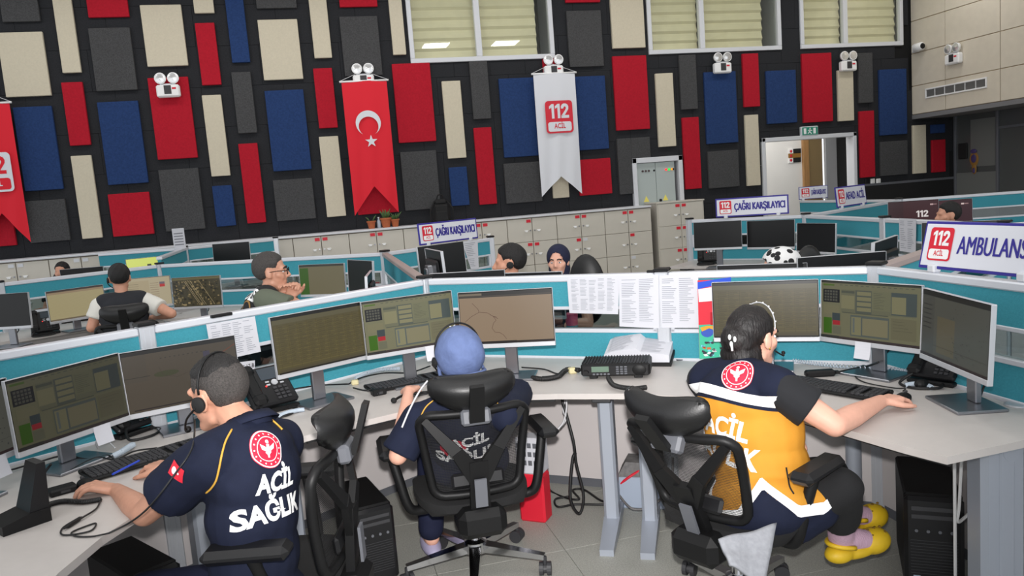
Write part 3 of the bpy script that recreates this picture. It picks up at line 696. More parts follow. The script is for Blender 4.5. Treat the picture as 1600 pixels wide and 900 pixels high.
# ================================================================== DESKS
def offs(a, b, s, d):
    v = (b-a).normalized(); n = Vector((-v.y, v.x, 0))*s; return n*d
def desktop(root, poly, name='desk_top', zt=DZ, th=.026):
    MB().prism(poly, zt-th, zt).build(name, M['desk'], root)
    cx = sum(p[0] for p in poly)/len(poly); cy = sum(p[1] for p in poly)/len(poly)
def leg_T(root, p, ang, L=.6):
    """silver column on a long foot (T leg)"""
    m = Matrix.Translation(p) @ rotz(ang)
    mb = MB().cb((-.035, -.055, .03), (.035, .055, DZ-.06), .012, m); mb.build('leg_column', M['legm'], root)
    mb = MB()
    for s in (-1, 1):
        q = [m @ Vector(v) for v in ((-.04, 0, .015), (.04, 0, .015), (.04, 0, .075), (-.04, 0, .075))]; e = [m @ Vector((v[0]*.8, s*L/2, v[2])) for v in ((-.04, 0, .0), (.04, 0, .0), (.04, 0, .03), (-.04, 0, .03))]
        mb.add(q+e, [(0,1,5,4), (1,2,6,5), (2,3,7,6), (3,0,4,7), (4,5,6,7)])
    mb.build('leg_foot', M['legm'], root); MB().cb((-.045, -.16, DZ-.06), (.045, .16, DZ-.027), .004, m).build('leg_bracket', M['dkgrey'], root)
def pt2(x, y): return (x*.93, y*.93)
front = [pt2(*v) for v in ((-.90, 1.75), (-.87, 2.05), (-.84, 2.44), (-.78, 2.67), (-.70, 2.85), (-.60, 3.0), (-.45, 3.22), (-.31, 3.38), (-.15, 3.50), (.08, 3.6), (.37, 3.7), (.61, 3.725), (.85, 3.69), (1.05, 3.60), (1.345, 3.43))]
fR = [pt2(*v) for v in ((1.345, 3.43), (1.55, 3.26), (1.72, 3.06), (1.82, 2.80), (1.87, 2.55), (1.93, 2.28), (1.975, 2.135))]
def on(a, b, t): v = a.lerp(b, t); return v
ofs1 = offs(N['A0'], N['N1'], -1, .025); ofs2 = offs(N['N1'], N['N2'], -1, .025)
sA = N['A0'].lerp(N['N1'], .63)+ofs1          # seam between the left and the middle desk
corner = Vector((.577, 4.585-.033, 0)); sB = N['N1'].lerp(N['N2'], .50)+ofs2
# left desk
polyL = [(-2.1, 1.63)]+front[:8]+[(sA.x, sA.y), ((N['A0']+ofs1).x, (N['A0']+ofs1).y)]
dL = thing('desk', 'curved pale desk of the man in the navy shirt', 'desk', (0, 0, 0), 0, 'pale curved desks'); desktop(dL, polyL)
leg_T(dL, (-.62, 3.42, 0), radians(25)); leg_T(dL, (-1.5, 2.3, 0), radians(100))
polyC = [front[7]]+front[8:]+[(sB.x, sB.y), (corner.x, corner.y), (sA.x, sA.y)]
dC = thing('desk', 'curved pale desk of the blue-capped worker in the middle', 'desk', (0, 0, 0), 0, 'pale curved desks'); desktop(dC, polyC)
leg_T(dC, (1.245, 3.45, 0), radians(-27), .62); leg_T(dC, (-.25, 3.55, 0), radians(25))
MB().tube(front[8:-1] and [(x+.0, y+.03, DZ-.036) for x, y in front[8:-1]], .009, 4).build('under_edge', M['underblk'], dC)
c3 = Vector((2.483-.035, 3.05, 0))
polyR = [(sB.x, sB.y)]+fR+[(2.435, 2.02), (c3.x, c3.y)]
dR = thing('desk', 'pale desk of the woman in the yellow vest, pointed corner at right', 'desk', (0, 0, 0), 0, 'pale curved desks'); desktop(dR, polyR)
MB().tube([(x+.03, y+.02, DZ-.036) for x, y in fR], .009, 4).build('under_edge', M['underblk'], dR)
leg_T(dR, (1.40, 3.35, 0), radians(-27), .62)
p = atz(1317, 765, 0); q = Vector((p.x-.1, p.y-.12, 0)); MB().cyl((2.28, 3.02, 0), (2.28, 3.02, DZ-.026), .035, n=20).build('round_leg', M['legm'], dR, True, ang=40)
# broad pressed-metal leg at the right corner
m = Matrix.Translation((2.125, 2.115, 0)) @ rotz(radians(-8)); mb = MB(); mb.cb((-.055, -.05, 0), (.105, .05, DZ-.03), .018, m); mb.cb((.0, -.056, 0), (.055, -.045, DZ-.03), .006, m)
for k in range(10):
    for j in range(2): mb.cyl(m @ Vector((.02+.016*j, -.056, .08+k*.012)), m @ Vector((.02+.016*j, -.059, .08+k*.012)), .003, n=6)
mb.build('corner_leg', M['legm'], dR); MB().cyl(m @ Vector((.045, -.057, DZ-.055)), m @ Vector((.045, -.05, DZ-.055)), .036, n=18).build('leg_cover', M['legm'], dR)
# white wire holder for the computer
W1_ = [atd(1478, 712, 2.62), atd(1478, 770, 2.62), atd(1475, 880, 2.66)]
hp = Vector((2.16, 2.30, 0))
mb = MB().tube([hp+Vector((0, 0, DZ-.03)), hp+Vector((0, 0, .18)), hp+Vector((.0, .0, .1)), hp+Vector((-.02, .0, .1))], .006); mb.tube(bez([hp+Vector((.04, 0, DZ-.03)), hp+Vector((.02, 0, .40)), hp+Vector((.01, .0, .33)), hp+Vector((.05, .01, .33)), hp+Vector((.13, .03, .36))], 5), .006)
mb.build('wire_holder', M['wht'], dR)
# strip desks of the rows behind
def strip(label, a, b, side, depth=.72, legs=True):
    a, b = Vector(a), Vector(b); n = offs(a, b, side, 1.0); v = (b-a).normalized()
    q = [a+n*.03+v*.03, b+n*.03-v*.03, b+n*depth-v*.03, a+n*depth+v*.03]
    r = thing('desk', label, 'desk', (0, 0, 0), 0, 'pale curved desks'); desktop(r, [(p.x, p.y) for p in q])
    for t in (.12, .88):
        leg_T(r, tuple(a.lerp(b, t)+n*(depth*.55)), atan2(n.y, n.x)-pi/2, .55)
    return r
strip('pale desk of the man in the white shirt', N['BLe'], N['NLL'].lerp(N['BLe'], .02), -1); strip('pale desk in front of the man with clasped hands', N['NLL'].lerp(N['NL'], .20), N['NL'].lerp(N['NLL'], .18), -1)
strip('desk beyond the front partition, hidden behind the map screen', N['N1'].lerp(N['N2'], .06), N['N1'].lerp(N['N2'], .62), 1); strip('desk behind the left call-taker sign', N['NL'].lerp(N['BRe'], .12), N['BRe'], -1, .6)
strip('desk under the three black screens', N['R1e'], N['NR'].lerp(N['R1e'], .14), -1, .62); strip('desk beyond the partition of the woman in the yellow vest', N['N1'].lerp(N['N2'], .70), N['N2'].lerp(N['N1'], .08), 1, .55)
strip('desk in front of the two maroon screens', N['N3'].lerp(N['N3r'], .06), N3m, -1, .62); strip('desk beside the hanging list', NRm.lerp(N['NRR'], .1), N['NRR'].lerp(NRm, .12), 1, .6)
strip('desk near the lockers with the lime screen', N['NLl'], N['NLLL'].lerp(N['NLl'], .2), -1, .55); strip('desk near the lockers behind the man with clasped hands', N['NLLL'].lerp(N['NLr'], .15), N['NLr'], -1, .55)
strip('desk on the near side of the partition behind the ambulance sign', N['N2'].lerp(N['NRR'], .32), N['N2'].lerp(N['NRR'], .92), 1, .6)
strip('desk along the short middle partition', N['N1'].lerp(N['NL'], .18), N['N1'].lerp(N['NL'], .72), -1, .6)
strip('desk left of the short middle partition', N['N1'].lerp(N['NL'], .28), N['N1'].lerp(N['NL'], .71), 1, .6)
strip('desk behind the partition of the man in the white shirt', N['BLe'].lerp(N['NLL'], .44), N['NLL'].lerp(N['BLe'], .1), 1, 1.0)
strip('desk beside the three black screens', N['NR'].lerp(N['NRR'], .1), NRm.lerp(N['NR'], .1), -1, .55)

# ================================================================== MONITORS
def ui(kind, w, h, k=1.0, seed=0):
    """screen contents as flat coloured fields; w x h metres, origin at the centre"""
    mb = MB(); rnd = random.Random(seed); lay = [0]
    def R(x0, y0, x1, y1, c, l=None):
        lay[0] += 1; y = -.00006*(lay[0] if l is None else l)
        c = tuple(min(255, v*k) for v in c)
        mb.quad((x0*w-w/2, y, h/2-y1*h), (x1*w-w/2, y, h/2-y1*h), (x1*w-w/2, y, h/2-y0*h), (x0*w-w/2, y, h/2-y0*h), c)
    def L(pts, wd, c):
        lay[0] += 1; y = -.00006*lay[0]; c = tuple(min(255, v*k) for v in c)
        for (a, b), (e, f) in zip(pts, pts[1:]):
            p, q = Vector((a*w-w/2, 0, h/2-b*h)), Vector((e*w-w/2, 0, h/2-f*h)); d = (q-p).normalized(); n = Vector((-d.z, 0, d.x))*wd
            mb.quad(p-n+Vector((0, y, 0)), q-n+Vector((0, y, 0)), q+n+Vector((0, y, 0)), p+n+Vector((0, y, 0)), c)
    if kind == 'off': R(0, 0, 1, 1, (9, 9, 10))
    elif kind == 'table':
        R(0, 0, 1, 1, (96, 88, 58)); R(0, 0, 1, .05, (34, 34, 32)); R(0, .05, 1, .13, (104, 98, 72))
        for i in range(22): R(.02, .17+i*.034, .98, .17+i*.034+.015, (112, 101, 60) if i % 2 else (103, 92, 56))
        for i in range(9): R(.05+i*.105, .14, .053+i*.105, .92, (84, 76, 48))
        for i in range(20):
            for j in range(9):
                x = .06+j*.105; R(x, .174+i*.034, x+rnd.uniform(.03, .085), .181+i*.034, (76, 70, 48), 60)
        R(.02, .93, .98, .97, (88, 80, 58)); R(0, .97, 1, 1, (40, 36, 30))
    elif kind == 'form':
        bg = (122, 120, 92); dk = (84, 88, 74); lt = (136, 132, 98)
        R(0, 0, 1, 1, bg); R(0, 0, 1, .03, (58, 60, 52)); R(.02, .05, .14, .08, (84, 110, 40))
        for i in range(14): R(.2+i*.055, .05, .2+i*.055+.03, .062, dk)
        R(.02, .14, .20, .37, (22, 24, 28))
        for i in range(4):
            for j in range(5): R(.035+j*.03, .16+i*.05, .057+j*.03, .195+i*.05, (88, 88, 78))
        R(.22, .13, .96, .52, (112, 112, 88)); R(.22, .15, .36, .19, dk); R(.22, .23, .36, .46, lt); R(.37, .13, .535, .52, (86, 92, 82))
        for i in range(4): R(.385, .15+i*.09, .53, .215+i*.09, lt)
        R(.54, .13, .72, .45, (118, 118, 90))
        for i in range(10): R(.555, .16+i*.028, .555+rnd.uniform(.06, .15), .166+i*.028, (88, 88, 70))
        R(.73, .13, .97, .50, (74, 84, 82)); R(.735, .2, .87, .48, lt)
        R(.23, .52, .70, .535, dk); R(.32, .56, .71, .92, (90, 98, 92)); R(.33, .59, .43, .90, lt); R(.345, .61, .365, .86, (104, 112, 108)); R(.445, .60, .70, .89, (134, 128, 98))
        R(.03, .42, .2, .58, (126, 122, 92)); R(.03, .64, .12, .92, (58, 104, 12)); R(.125, .55, .21, .70, (58, 70, 72)); R(.13, .68, .21, .76, (176, 34, 44)); R(.13, .78, .22, .92, (108, 108, 86))
        R(.73, .55, .97, .9, (114, 110, 84))
        for i in range(4): R(.75, .6+i*.05, .75+rnd.uniform(.1, .2), .606+i*.05, (92, 90, 70))
        R(.0, .955, 1, 1, (62, 52, 52)); R(.0, .95, .2, .99, (48, 48, 46))
    elif kind == 'map':
        R(0, 0, 1, 1, (138, 118, 96)); R(0, 0, 1, .10, (38, 36, 34)); R(0, .02, .25, .06, (112, 102, 86)); R(0, .07, 1, .085, (70, 62, 54))
        for pts in (((.14, .2), (.2, .32), (.21, .38), (.12, .46), (.05, .56)), ((.21, .38), (.3, .40), (.36, .47), (.40, .49)), ((.36, .47), (.39, .55), (.36, .6), (.34, .7), (.37, .78), (.42, .79), (.46, .84), (.49, .92)), ((.33, .44), (.41, .52))): L(pts, .0009, (84, 52, 44))
        R(0, .955, 1, 1, (36, 26, 24)); R(.0, .95, .6, .99, (28, 22, 22))
    elif kind == 'map2':
        R(0, 0, 1, 1, (104, 92, 76)); R(.0, 0, 1, .06, (30, 30, 30)); R(0, .06, .2, .5, (100, 90, 76)); R(.0, .42, .22, .43, (60, 54, 46))
        for i in range(11): R(.32+i*.04, .16, .335+i*.04, .175, (70, 64, 56))
        R(.70, .17, .76, .28, (86, 80, 104)); L(((.78, .28), (.9, .22), (1.0, .13)), .0016, (156, 78, 52)); L(((.3, .3), (.33, .45), (.45, .52), (.6, .45)), .0008, (84, 72, 60))
        mb2 = [(.36+.11*cos(a*pi/8), .43+.05*sin(a*pi/8)) for a in range(17)]
        for i in range(16): mb.add([(.47*w-w/2-.11*w*.5, -.001, h/2-.43*h), (mb2[i][0]*w-w/2, -.001, h/2-mb2[i][1]*h), (mb2[i+1][0]*w-w/2, -.001, h/2-mb2[i+1][1]*h)], [(0, 1, 2)], tuple(v*k for v in (84, 86, 54)))
        R(.05, .95, .7, .97, (52, 40, 38))
    elif kind == 'map3':
        R(0, 0, 1, 1, (66, 66, 62)); R(0, 0, 1, .07, (28, 28, 28)); R(.2, .08, .98, .97, (72, 72, 66)); R(.25, .35, .52, .9, (84, 78, 62))
        for i in range(30): x, y = rnd.uniform(.45, .95), rnd.uniform(.12, .9); R(x, y, x+.012, y+.014, (52, 52, 50))
        for i in range(6): R(.03, .2+i*.07, .16, .215+i*.07, (44, 44, 44))
        R(0, .96, 1, 1, (40, 30, 30)); R(.2, .8, .98, .805, (56, 54, 50))
    elif kind == 'plain':
        R(0, 0, 1, 1, (168, 156, 118)); R(0, 0, 1, .05, (70, 60, 56)); R(0, .05, 1, .12, (150, 130, 104))
        for i in range(20): R(.02, .15+i*.038, .98, .155+i*.038, (156, 144, 108))
        R(0, .95, 1, 1, (110, 98, 80))
    elif kind == 'sheet':
        R(0, 0, 1, 1, (176, 164, 136)); R(.05, .1, .6, .9, (170, 156, 126)); R(.8, .18, .9, .26, (110, 100, 110)); R(.8, .26, .9, .36, (180, 60, 60))
        for i in range(8): R(.1, .2+i*.08, .4, .215+i*.08, (130, 120, 96)); R(.62, .2+i*.08, .78, .215+i*.08, (140, 120, 100))
    elif kind == 'sat':
        R(0, 0, 1, 1, (58, 54, 40)); R(0, 0, 1, .08, (90, 84, 56))
        for i in range(220):
            x, y = rnd.uniform(0, .95), rnd.uniform(.08, .93); s = rnd.uniform(.01, .05); g = rnd.choice(((40, 38, 28), (104, 92, 64), (76, 68, 46), (130, 114, 82), (34, 34, 28))); R(x, y, min(x+s, 1), min(y+s*1.3, 1), g, 3+i)
        for i in range(5): x = rnd.uniform(.1, .6); L(((x, .1), (x+.3, .95)), .002, (140, 126, 96))
    elif kind == 'green':
        R(0, 0, 1, 1, (122, 114, 84)); R(0, .1, .2, 1, (56, 100, 16)); R(.0, 0, 1, .06, (60, 56, 48))
    elif kind == 'lime': R(0, 0, 1, 1, (196, 206, 98)); R(.5, .3, .6, .8, (40, 44, 30))
    elif kind == 'maroon':
        R(0, 0, 1, 1, (52, 20, 26)); R(0, 0, .3, 1, (44, 18, 24))
        text112(mb, (w*.18, -.003, -h*.02), (1, 0, 0), (0, 0, 1), w*.24, h*.26, 0., (208, 200, 198)); R(.42, .82, .47, .87, (150, 120, 120)); R(.84, .14, .9, .2, (180, 150, 150)); R(.9, .15, .97, .19, (130, 100, 100))
    elif kind == 'maroon2':
        R(0, 0, 1, 1, (58, 22, 30)); R(.6, 0, 1, 1, (48, 18, 26)); R(.78, .14, .84, .2, (200, 180, 176)); R(.85, .15, .93, .19, (140, 110, 110))
    return mb
MW, MH = .475, .285
def monitor(label, c, yaw, kind='off', k=1.0, tilt=3., seed=0, desk=DZ, note=None, thin=.007):
    """c: centre of the panel, yaw: direction the screen faces (degrees)"""
    c = CAMP+(Vector(c)-CAMP)*.95; a = radians(yaw); n = Vector((cos(a), sin(a), 0)); base = c-n*.075
    r = thing('monitor', label, 'monitor', (base.x, base.y, desk), a+pi/2, 'flat desktop monitors'); zc = c.z-desk
    T = Matrix.Translation((0, -.075, zc)) @ Matrix.Rotation(radians(-tilt), 4, 'X'); hw, hh = MW/2, MH/2
    mb = MB().cb((-hw, 0, -hh), (hw, .014, hh), .004, T); mb.cb((-.17, .012, -.10), (.17, .04, .08), .012, T); mb.build('housing', M['blk2'], r)
    mb = MB()
    for q in ((-hw-.001, -hh, -hw+.0012, hh), (hw-.0012, -hh, hw+.001, hh), (-hw, hh-.0012, hw, hh+.001)): mb.cb((q[0], -.004, q[1]), (q[2], .016, q[3]), .0015, T)
    mb.build('bezel', M['silver'], r)
    MB().cb((-hw, -.005, -hh-.001), (hw, .016, -hh+.021), .002, T).build('chin', M['silver'], r)
    sc = ui(kind, MW-thin*1.3, MH-.021-thin*.6, k, seed); sc.xf(T @ Matrix.Translation((0, -.0012, .0105-thin*.3))); sc.build('screen', M['screen'], r, attr=True)
    mb = MB().cb((-.032, -.012, .012), (.032, .012, zc+.02), .004); mb.cb((-.045, -.04, zc-.03), (.045, .0, zc+.04), .004); mb.build('neck', M['steel'], r)
    MB().cb((-.12, -.125, 0), (.12, .06, .012), .003).build('base', M['steel'], r)
    MB().tube(bez([(.02, -.02, zc-.08), (.03, .03, zc-.16), (.0, .04, zc-.2), (-.01, .03, .03)], 6), .004).build('cable', M['cable'], r)
    if note:
        x, sc_ = note; g = MB(); nx = 6; vs = []
        for j in range(nx+1):
            for i in range(2): vs.append(T @ Vector((x+(i-.5)*.075, -.008-.012*(j/nx)**2, -hh+.02-.075*j/nx)))
        g.add(vs, [(2*j, 2*j+1, 2*j+3, 2*j+2) for j in range(nx)]); k0 = len(g.v); g.add([Vector(v)+Vector((0, .0006, 0)) for v in vs], [(2*j+2, 2*j+3, 2*j+1, 2*j) for j in range(nx)])
        g.build('sticky_note', M['paper'], r)
    return r
monitor('monitor cut by the left edge beside the navy-shirted man', atd(-62, 672, 2.98) if 0 else (-1.335, 3.13, .949), -26, 'map3', .9, note=(.13, 1))
monitor('monitor with form windows and green field, left of the navy-shirted man', (-1.048, 3.464, .949), -38.3, 'form', .52, note=(.10, 1), seed=1)
monitor('monitor with a dark map behind the navy-shirted man\'s head', (-.674, 3.80, .936), -70, 'map2', .66, seed=2)
monitor('monitor with a yellowish table left of the blue-capped worker', (-.047, 3.949, 1.008), -61, 'table', .86, seed=3)
monitor('monitor with form windows directly before the blue-capped worker', (.415, 4.09, 1.009), -77.8, 'form', .95, note=(.10, 1), seed=4)
monitor('monitor with a brown route map in the middle of the front row', (.901, 3.935, 1.005), -113, 'map', 1.0, seed=5)
monitor('monitor with a yellowish table behind the woman in the yellow vest', (2.09, 3.41, .98), -124, 'table', .82, seed=6)
monitor('monitor with form windows right of the woman in the yellow vest', (2.409, 3.062, .973), -161, 'form', .80, note=(-.02, 1), seed=7)
monitor('monitor with a dark map at the right end of the front row', (2.375, 2.529, .974), 164.6, 'map3', .9, seed=8)
# rows behind
monitor('black monitor at the far left edge of the second row', (-2.65, 7.37, .99), -110, 'off'); monitor('monitor with a beige list left of the man in the white shirt', (-2.256, 8.02, .935), -55, 'plain', .9)
monitor('monitor with a pale sheet behind the man in the white shirt', (-1.72, 8.28, .955), -95, 'sheet', .92); monitor('monitor with a satellite image right of the man in the white shirt', (-1.169, 7.80, .95), -114, 'sat', 1.0, seed=9)
monitor('monitor with green field before the man with clasped hands', (-.018, 7.40, .985), -125.8, 'green', .8)
monitor('black angled monitor right of the green-field monitor', atd(563, 434, 6.75), -158, 'off')
monitor('small-looking dark monitor close to the post of the middle partition', atd(576, 458, 5.9), 172, 'map3', .5)
monitor('left of three black monitors under the upper call-taker sign', (4.10, 7.55, 1.03), -129, 'off'); monitor('middle of three black monitors under the upper call-taker sign', (4.55, 7.26, 1.01), -142, 'off'); monitor('right of three black monitors under the upper call-taker sign', (4.72, 6.74, .975), -170, 'off')
b = atd(824, 462, 4.95); monitor('monitor seen from behind, below the woman in the navy headscarf', b, 52, 'off', desk=DZ)
b = atd(733, 460, 5.05); monitor('monitor seen from behind, beside the post of the middle partition', b, 64, 'off')
monitor('black monitor turned sideways beyond the middle partition', atd(683, 422, 5.7), 5, 'off'); monitor('black monitor below the left call-taker sign', atd(692, 409, 6.6), -60, 'off')
b = atd(1191, 452, 4.55); monitor('monitor seen from behind above the yellow-vested woman\'s partition', b, 52, 'off'); b = atd(1314, 438, 4.45); monitor('monitor seen from behind, right of the black-and-white cap', b, 76, 'off')
monitor('monitor seen nearly edge-on beside the partition post at right', atd(1380, 412, 4.7), 126, 'off')
monitor('maroon monitor showing 112 at the far right', atd(1427, 335, 8.55), -122, 'maroon'); monitor('maroon monitor behind the dark-haired man at the far right', atd(1481, 334, 8.5), -112, 'maroon2')
monitor('black monitor beside the hanging list', atd(1500, 378, 5.75), -138, 'off')
monitor('monitor with a lime picture near the lockers', atd(231, 420, 10.3), -75, 'lime'); monitor('black monitor near the lockers at the far left', atd(362, 397, 10.5), -105, 'off')
monitor('monitor seen from behind near the crouched dark head', atd(131, 438, 9.3), 80, 'off')
# ================================================================== CHAIRS
def office_chair(label, loc, rz, seat_z=.44, recline=12., head=True, back_drop=0., seat_turn=None, castor_turn=0.):
    """mesh-back task chair facing local +Y"""
    r = thing('office_chair', label, 'chair', loc, rz, 'black mesh office chairs')
    # five-star base
    b = MB(); cs = []
    for k in range(5):
        a = radians(90+72*k)+castor_turn; d = Vector((cos(a), sin(a), 0))
        b.bar(d*.03+Vector((0, 0, .115)), d*.315+Vector((0, 0, .085)), .055, .035, w1=.03, h1=.022); cs.append(d*.315)
    b.lathe([(.05, .09), (.055, .10), (.05, .14), (.03, .15)]); b.build('base', M['chrome'], r)
    for k, c in enumerate(cs):
        a = radians(90+72*k+35); ax = Vector((cos(a), sin(a), 0)); cc = c+Vector((0, 0, .03))
        m = MB()
        for s in (-1, 1): m.cyl(cc+ax*s*.008, cc+ax*s*.026, .030, n=16)
        m.cyl(c+Vector((0, 0, .045)), c+Vector((0, 0, .085)), .009); m.cyl(cc-ax*.008, cc+ax*.008, .02)
        m.build('caster', M['dkgrey'], r)
    m = MB().cyl((0, 0, .14), (0, 0, seat_z-.10), .026); m.build('gas_lift', M['chrome'], r, True, ang=40)
    MB().cb((-.09, -.17, seat_z-.12), (.09, .10, seat_z-.06), .015).build('mechanism', M['blk'], r)
    m = MB().bar((.09, .02, seat_z-.09), (.22, .04, seat_z-.09), .012, .012); m.cb((.2, .02, seat_z-.1), (.26, .06, seat_z-.08), .005); m.build('lever', M['blk'], r)
    # seat cushion
    n, mm = 14, 14; vs = []; fs = []
    def seatpt(u, v, top):
        x = u*.245*(1-.06*max(0, -v)); y = v*.235+.02
        e = max(abs(u), abs(v)); rr_ = (1-e**6)
        cx = (abs(u)**4+abs(v)**4)**.25
        f = min(1, 1/max(cx, 1e-6)) if cx > 1 else 1
        z = seat_z - .035*max(0, v)**4 + .012*(u*u) - .012
        return (x*f, y*f, (z if top else z-.035-.03*rr_) + (0.012*rr_ if top else 0))
    for top in (1, 0):
        for j in range(mm+1):
            for i in range(n+1): vs.append(seatpt(-1+2*i/n, -1+2*j/mm, top))
    S = (n+1)*(mm+1)
    for j in range(mm):
        for i in range(n):
            q = (j*(n+1)+i, j*(n+1)+i+1, (j+1)*(n+1)+i+1, (j+1)*(n+1)+i); fs += [q, tuple(t+S for t in reversed(q))]
    rim = [i for i in range(n+1)]+[j*(n+1)+n for j in range(1, mm+1)]+[mm*(n+1)+i for i in range(n-1, -1, -1)]+[j*(n+1) for j in range(mm-1, 0, -1)]
    for a, c in zip(rim, rim[1:]+rim[:1]): fs.append((a, a+S, c+S, c))
    MB().add(vs, fs).build('seat', M['fab'], r, True, ang=50)
    # back: frame, mesh, Y-shaped spine
    rc = radians(recline); b0 = Vector((0, -.215, seat_z+.03))
    def bp(u, s, off=0.):
        y = off+.035*(u/.23)**2+.022*sin(pi*min(max(s/.46, 0), 1))
        return b0+Vector((u, y*cos(rc)-s*sin(rc), s*cos(rc)+y*sin(rc)))
    W0, W1, HB = .185, .22, .365
    def outline(t):
        pts = []; cr = .05
        def corner(cx, cy, a0):
            for k in range(5): a = radians(a0+22.5*k); pts.append((cx+cr*cos(a), cy+cr*sin(a)))
        corner(W1-cr, HB-cr, 0); corner(-W1+cr, HB-cr, 90); corner(-W0+cr, cr, 180); corner(W0-cr, cr, 270)
        out = []
        for (a, c), (e, f) in zip(pts, pts[1:]+pts[:1]):
            k = max(1, int(sqrt((a-e)**2+(c-f)**2)/.05))
            out += [(a+(e-a)*i/k, c+(f-c)*i/k) for i in range(k)]
        return out
    ol = outline(0)
    MB().tube([bp(u, s) for u, s in ol], .018, 8, closed=True).build('back_frame', M['blk'], r, True)
    nu, ns = 12, 14; vs = []; fs = []
    for j in range(ns+1):
        for i in range(nu+1):
            s = .012+(HB-.024)*j/ns; hw = (W0+(W1-W0)*min(1, s/HB))-.012; vs.append(bp((-1+2*i/nu)*hw, s, .004))
    for j in range(ns): fs += [(j*(nu+1)+i, j*(nu+1)+i+1, (j+1)*(nu+1)+i+1, (j+1)*(nu+1)+i) for i in range(nu)]
    MB().add(vs, fs).build('back_mesh', M['mesh'], r, True)
    m = MB(); m.bar(bp(0, -.10, -.035), bp(0, .17, -.05), .085, .03, up=(0, 1, 0), w1=.075)
    for s in (-1, 1):
        m.bar(bp(s*.012, .10, -.045), bp(s*.085, .22, -.055), .075, .024, up=(0, 1, 0), w1=.05); m.bar(bp(s*.08, .21, -.055), bp(s*.20, HB-.015, -.012), .05, .022, up=(0, 1, 0), w1=.028)
    m.cb((-.10, -.30, seat_z-.14), (.10, -.10, seat_z-.02), .03); m.bar(bp(0, -.12, -.03), Vector((0, -.20, seat_z-.10)), .10, .09, up=(0, 1, 0)); m.build('spine', M['blk'], r)
    m = MB().bar(bp(0, -.02, -.072), bp(0, .10, -.074), .05, .01, up=(0, 1, 0)); m.build('height_plate', M['midgrey'], r)
    MB().cb((-.11, -.01, -.03), (.11, .012, .03), .01, Matrix.Translation(bp(0, .07, -.012)) @ Matrix.Rotation(-rc, 4, 'X')).build('lumbar_pad', M['blk2'], r)
    m = MB().cb((-.06, -.02, -.03), (.06, .025, .035), .01, Matrix.Translation(bp(0, HB-.005, -.035)) @ Matrix.Rotation(-rc, 4, 'X')); m.build('head_bracket', M['midgrey'], r)
    if head:
        m = MB().bar(bp(0, HB-.01, -.06), bp(0, HB+.16, -.085), .062, .02, up=(0, 1, 0), w1=.055); m.build('head_post', M['blk'], r)
        # curved headrest pad
        vs = []; fs = []; nu, ns = 22, 10
        for sd in (0, 1):
            for j in range(ns+1):
                for i in range(nu+1):
                    u = -1+2*i/nu; t = -1+2*j/ns; hw = .178; hh = (.05 if t > 0 else .105*(1-.45*u*u))
                    f = (abs(u)**3+abs(t)**3)**(1/3.); f = 1/f if f > 1 else 1
                    uu, tt = u*f, t*f; e = (max(0, 1-max(abs(uu), abs(tt))**6))**.5
                    y = .065*uu*uu+.035*(tt-.2)**2+.03*tt; th = .015*e
                    q = bp(0, HB+.115+tt*hh, -.03+y+(th if sd else -th)); q.x += uu*hw; vs.append(q)
        S = (nu+1)*(ns+1)
        for j in range(ns):
            for i in range(nu):
                q = (j*(nu+1)+i, j*(nu+1)+i+1, (j+1)*(nu+1)+i+1, (j+1)*(nu+1)+i); fs += [q, tuple(t+S for t in reversed(q))]
        rim = list(range(nu+1))+[j*(nu+1)+nu for j in range(1, ns+1)]+[ns*(nu+1)+i for i in range(nu-1, -1, -1)]+[j*(nu+1) for j in range(ns-1, 0, -1)]
        for a, c in zip(rim, rim[1:]+rim[:1]): fs.append((a, a+S, c+S, c))
        MB().add(vs, fs).build('headrest', M['leather'], r, True)
    for s in (-1, 1):
        m = MB().tube(bez([(s*.16, -.03, seat_z-.075), (s*.25, -.05, seat_z-.07), (s*.285, -.06, seat_z-.03), (s*.31, -.05, seat_z+.08), (s*.335, -.03, seat_z+.195)], 6), .021, 10); m.build('arm_post', M['blk'], r, True)
        a = MB(); vs = []
        a.cb((s*.34-.045, -.15, seat_z+.19), (s*.34+.045, .11, seat_z+.235), .018); a.build('arm_pad', M['blk2'], r)
    return r
CHB = office_chair('black mesh chair of the blue-capped worker, seen from behind', (.53, 3.28, 0), radians(-1), .41, 12, castor_turn=radians(24))
CHA = office_chair('black mesh chair seen edge-on behind the navy-shirted man', (-.245, 2.66, 0), radians(77), .46, 5)
CHC = office_chair('black mesh chair of the woman in the yellow vest', (1.42, 2.57, 0), radians(-62), .43, 26)
CHD = office_chair('black mesh chair of the man in the white shirt', atz(193, 560, 0) and (-1.56, 6.85, 0), radians(6), .47, 10)
# grey garment hanging off the right-hand seat
def simple_chair(label, loc, rz, w=.5, zb=.82):
    r = thing('office_chair', label, 'chair', loc, rz, 'padded office chairs')
    b = MB()
    for k in range(5): a = radians(90+72*k); d = Vector((cos(a), sin(a), 0)); b.bar(d*.03+Vector((0, 0, .08)), d*.3+Vector((0, 0, .05)), .05, .03)
    for k in range(5): a = radians(90+72*k); d = Vector((cos(a), sin(a), 0)); b.ell(d*.3+Vector((0, 0, .028)), (.028, .028, .028), 8, 8)
    b.cyl((0, 0, .06), (0, 0, .42), .03); b.build('base', M['blk'], r); MB().cb((-.25, -.23, .40), (.25, .25, .49), .03).build('seat', M['leather'], r)
    MB().ell((0, -.27, zb), (w/2, .06, .30), 20, 14).build('backrest', M['leather'], r, True); MB().bar((0, -.15, .42), (0, -.3, .7), .06, .02, up=(0, 1, 0)).build('back_post', M['blk'], r)
    return r
p = atd(917, 425, 6.3); simple_chair('black padded chair behind the woman in the navy headscarf', (p.x-.06, p.y, 0), radians(150), .32, .80)
